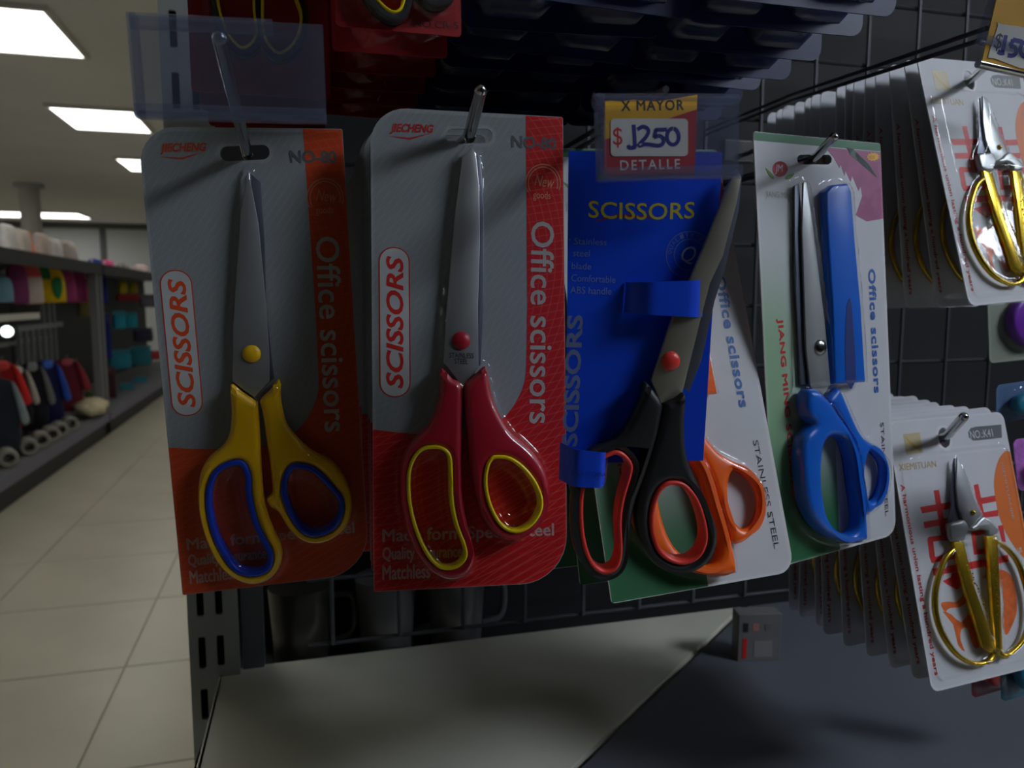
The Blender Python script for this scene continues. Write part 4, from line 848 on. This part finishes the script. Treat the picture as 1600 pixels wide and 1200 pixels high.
# white rolls and a fluffy item on the base deck
for k, px in enumerate(((8, 735), (30, 716), (52, 704), (72, 694), (92, 686), (110, 676))):
    p = atz(*px, .19); p = Vector((GX-.10, p.y+.2, .19)); rr = .055
    V, Fc = slab_data(circle(0, rr, rr, n=20), [circle(0, rr, rr*.5, n=20)], 0, .16, .02, 2); o = mobj('white_roll', [(x, -z, y) for x, y, z in V], Fc, cm('off white roll', (150, 148, 140)), None, 50)
    o.location = p; o.rotation_euler.z = R(24); tag(o, ['leftmost', 'second', 'third', 'fourth', 'fifth', 'sixth'][k] + ' white roll from the left on the base deck under the jackets', 'roll', 'white rolls on the base deck')
p = atx(152, 672, -1.75); bm = bmesh.new(); bmesh.ops.create_icosphere(bm, subdivisions=3, radius=.13)
for v in bm.verts: v.co *= 1+.12*math.sin(v.co.x*40)*math.cos(v.co.y*37+v.co.z*31); v.co.z *= .62; v.co.y *= 1.5
me = bpy.data.meshes.new('plush'); bm.to_mesh(me); bm.free(); me.shade_smooth(); me.materials.append(cm('cream plush', (206, 194, 160))); o = link(bpy.data.objects.new('plush_cushion', me)); o.location = (-1.72, 7.17, .28); tag(o, 'cream fluffy cushion on the base deck at the end of the nearer bay', 'cushion')
# goods in the farther bay
grp3 = 'packs in the farther bay'
for x0, x1, y0, y1, rgb, nm in ((156, 168, 428, 475, (24, 40, 130), 'upper navy'), (156, 174, 490, 560, (20, 34, 120), 'lower navy'), (186, 198, 438, 458, (190, 170, 30), 'left yellow'), (203, 214, 440, 458, (176, 160, 36), 'right yellow'), (184, 216, 459, 470, (150, 30, 40), 'dark red'), (178, 196, 486, 514, (30, 150, 176), 'upper left teal'), (197, 214, 488, 512, (20, 140, 160), 'upper right teal'),
    (172, 204, 546, 576, (26, 124, 150), 'middle left teal'), (206, 236, 540, 570, (24, 112, 128), 'middle right teal'), (190, 210, 598, 630, (24, 126, 146), 'lower left teal'), (211, 230, 588, 616, (26, 136, 164), 'lower right teal'), (236, 250, 548, 562, (180, 60, 60), 'small red'), (168, 182, 572, 640, (70, 20, 40), 'dark maroon'), (220, 246, 460, 480, (110, 104, 118), 'grey'), (210, 238, 512, 534, (50, 46, 70), 'dusky violet')):
    p = atx((x0+x1)/2, y1, -1.86); s = (p-CAM).dot(FW)/FPX; ww, hh = (x1-x0)*s, (y1-y0)*s
    o = empty('hanging_pack', facing(p), nm + ' pack on the pegs of the farther bay', 'pack', grp3)
    slab('body', rrect(-ww/2, 0, ww/2, hh*.82, min(ww, hh)*.15, 3), (), -.04, .04, .02, cm(nm + ' goods', rgb), o, 2); slab('header', rrect(-ww/2, hh*.8, ww/2, hh, .005, 2), [circle(0, hh*.92, hh*.03, n=8)], -.004, .004, 0, cm(nm + ' header card', tuple(int(v*.7+40) for v in rgb)), o)
# things on top of the run
for k, (x0, x1, y0, rgb, nm) in enumerate(((0, 18, 352, (206, 204, 198), 'white'), (20, 40, 360, (190, 180, 170), 'pale grey'), (54, 70, 366, (186, 170, 158), 'beige'), (72, 90, 374, (196, 190, 184), 'off white'), (92, 114, 378, (170, 160, 150), 'taupe'), (140, 156, 405, (24, 50, 130), 'blue'), (160, 174, 407, (230, 80, 140), 'pink'), (184, 200, 412, (150, 150, 146), 'grey'), (210, 228, 414, (196, 170, 166), 'rose'))):
    a = atx((x0+x1)/2, y0, -1.9); s = (a-CAM).dot(FW)/FPX; ww = (x1-x0)*s; o = empty('top_bundle', (-1.9, a.y, 1.49), nm + ' bundle lying on top of the shelf run across the aisle', 'bundle', 'bundles on top of the shelf run'); hh = max(.08, a.z-1.49)
    V, Fc = slab_data(smooth([(-ww/2, 0), (ww/2, 0), (ww*.52, hh*.6), (ww*.3, hh), (-ww*.28, hh*.96), (-ww*.52, hh*.55)], 3), (), -.12, .12, .04, 2); mobj('bundle_body', [(x, -z, y) for x, y, z in V], Fc, cm(nm + ' bundle cloth', rgb), o, 50)
    tube('tie', [(0, -.122, 0), (0, -.124, hh*.5), (0, -.12, hh*.95)], .006, M_wall, o, 6)
a = atx(44, 364, -1.9); cn = empty('orange_cone', (-1.9, a.y, 1.49), 'small orange cone on top of the shelf run across the aisle', 'cone'); V, Fc = tube_data([(0, 0, .01), (0, 0, .06), (0, 0, a.z-1.48)], [.045, .038, .008], 14); mobj('cone', V, Fc, cm('orange cone', (236, 130, 70)), cn, 50); box('base', -.06, .06, -.06, .06, 0, .012, MATS['orange cone'], cn)
bpy.context.view_layer.update()
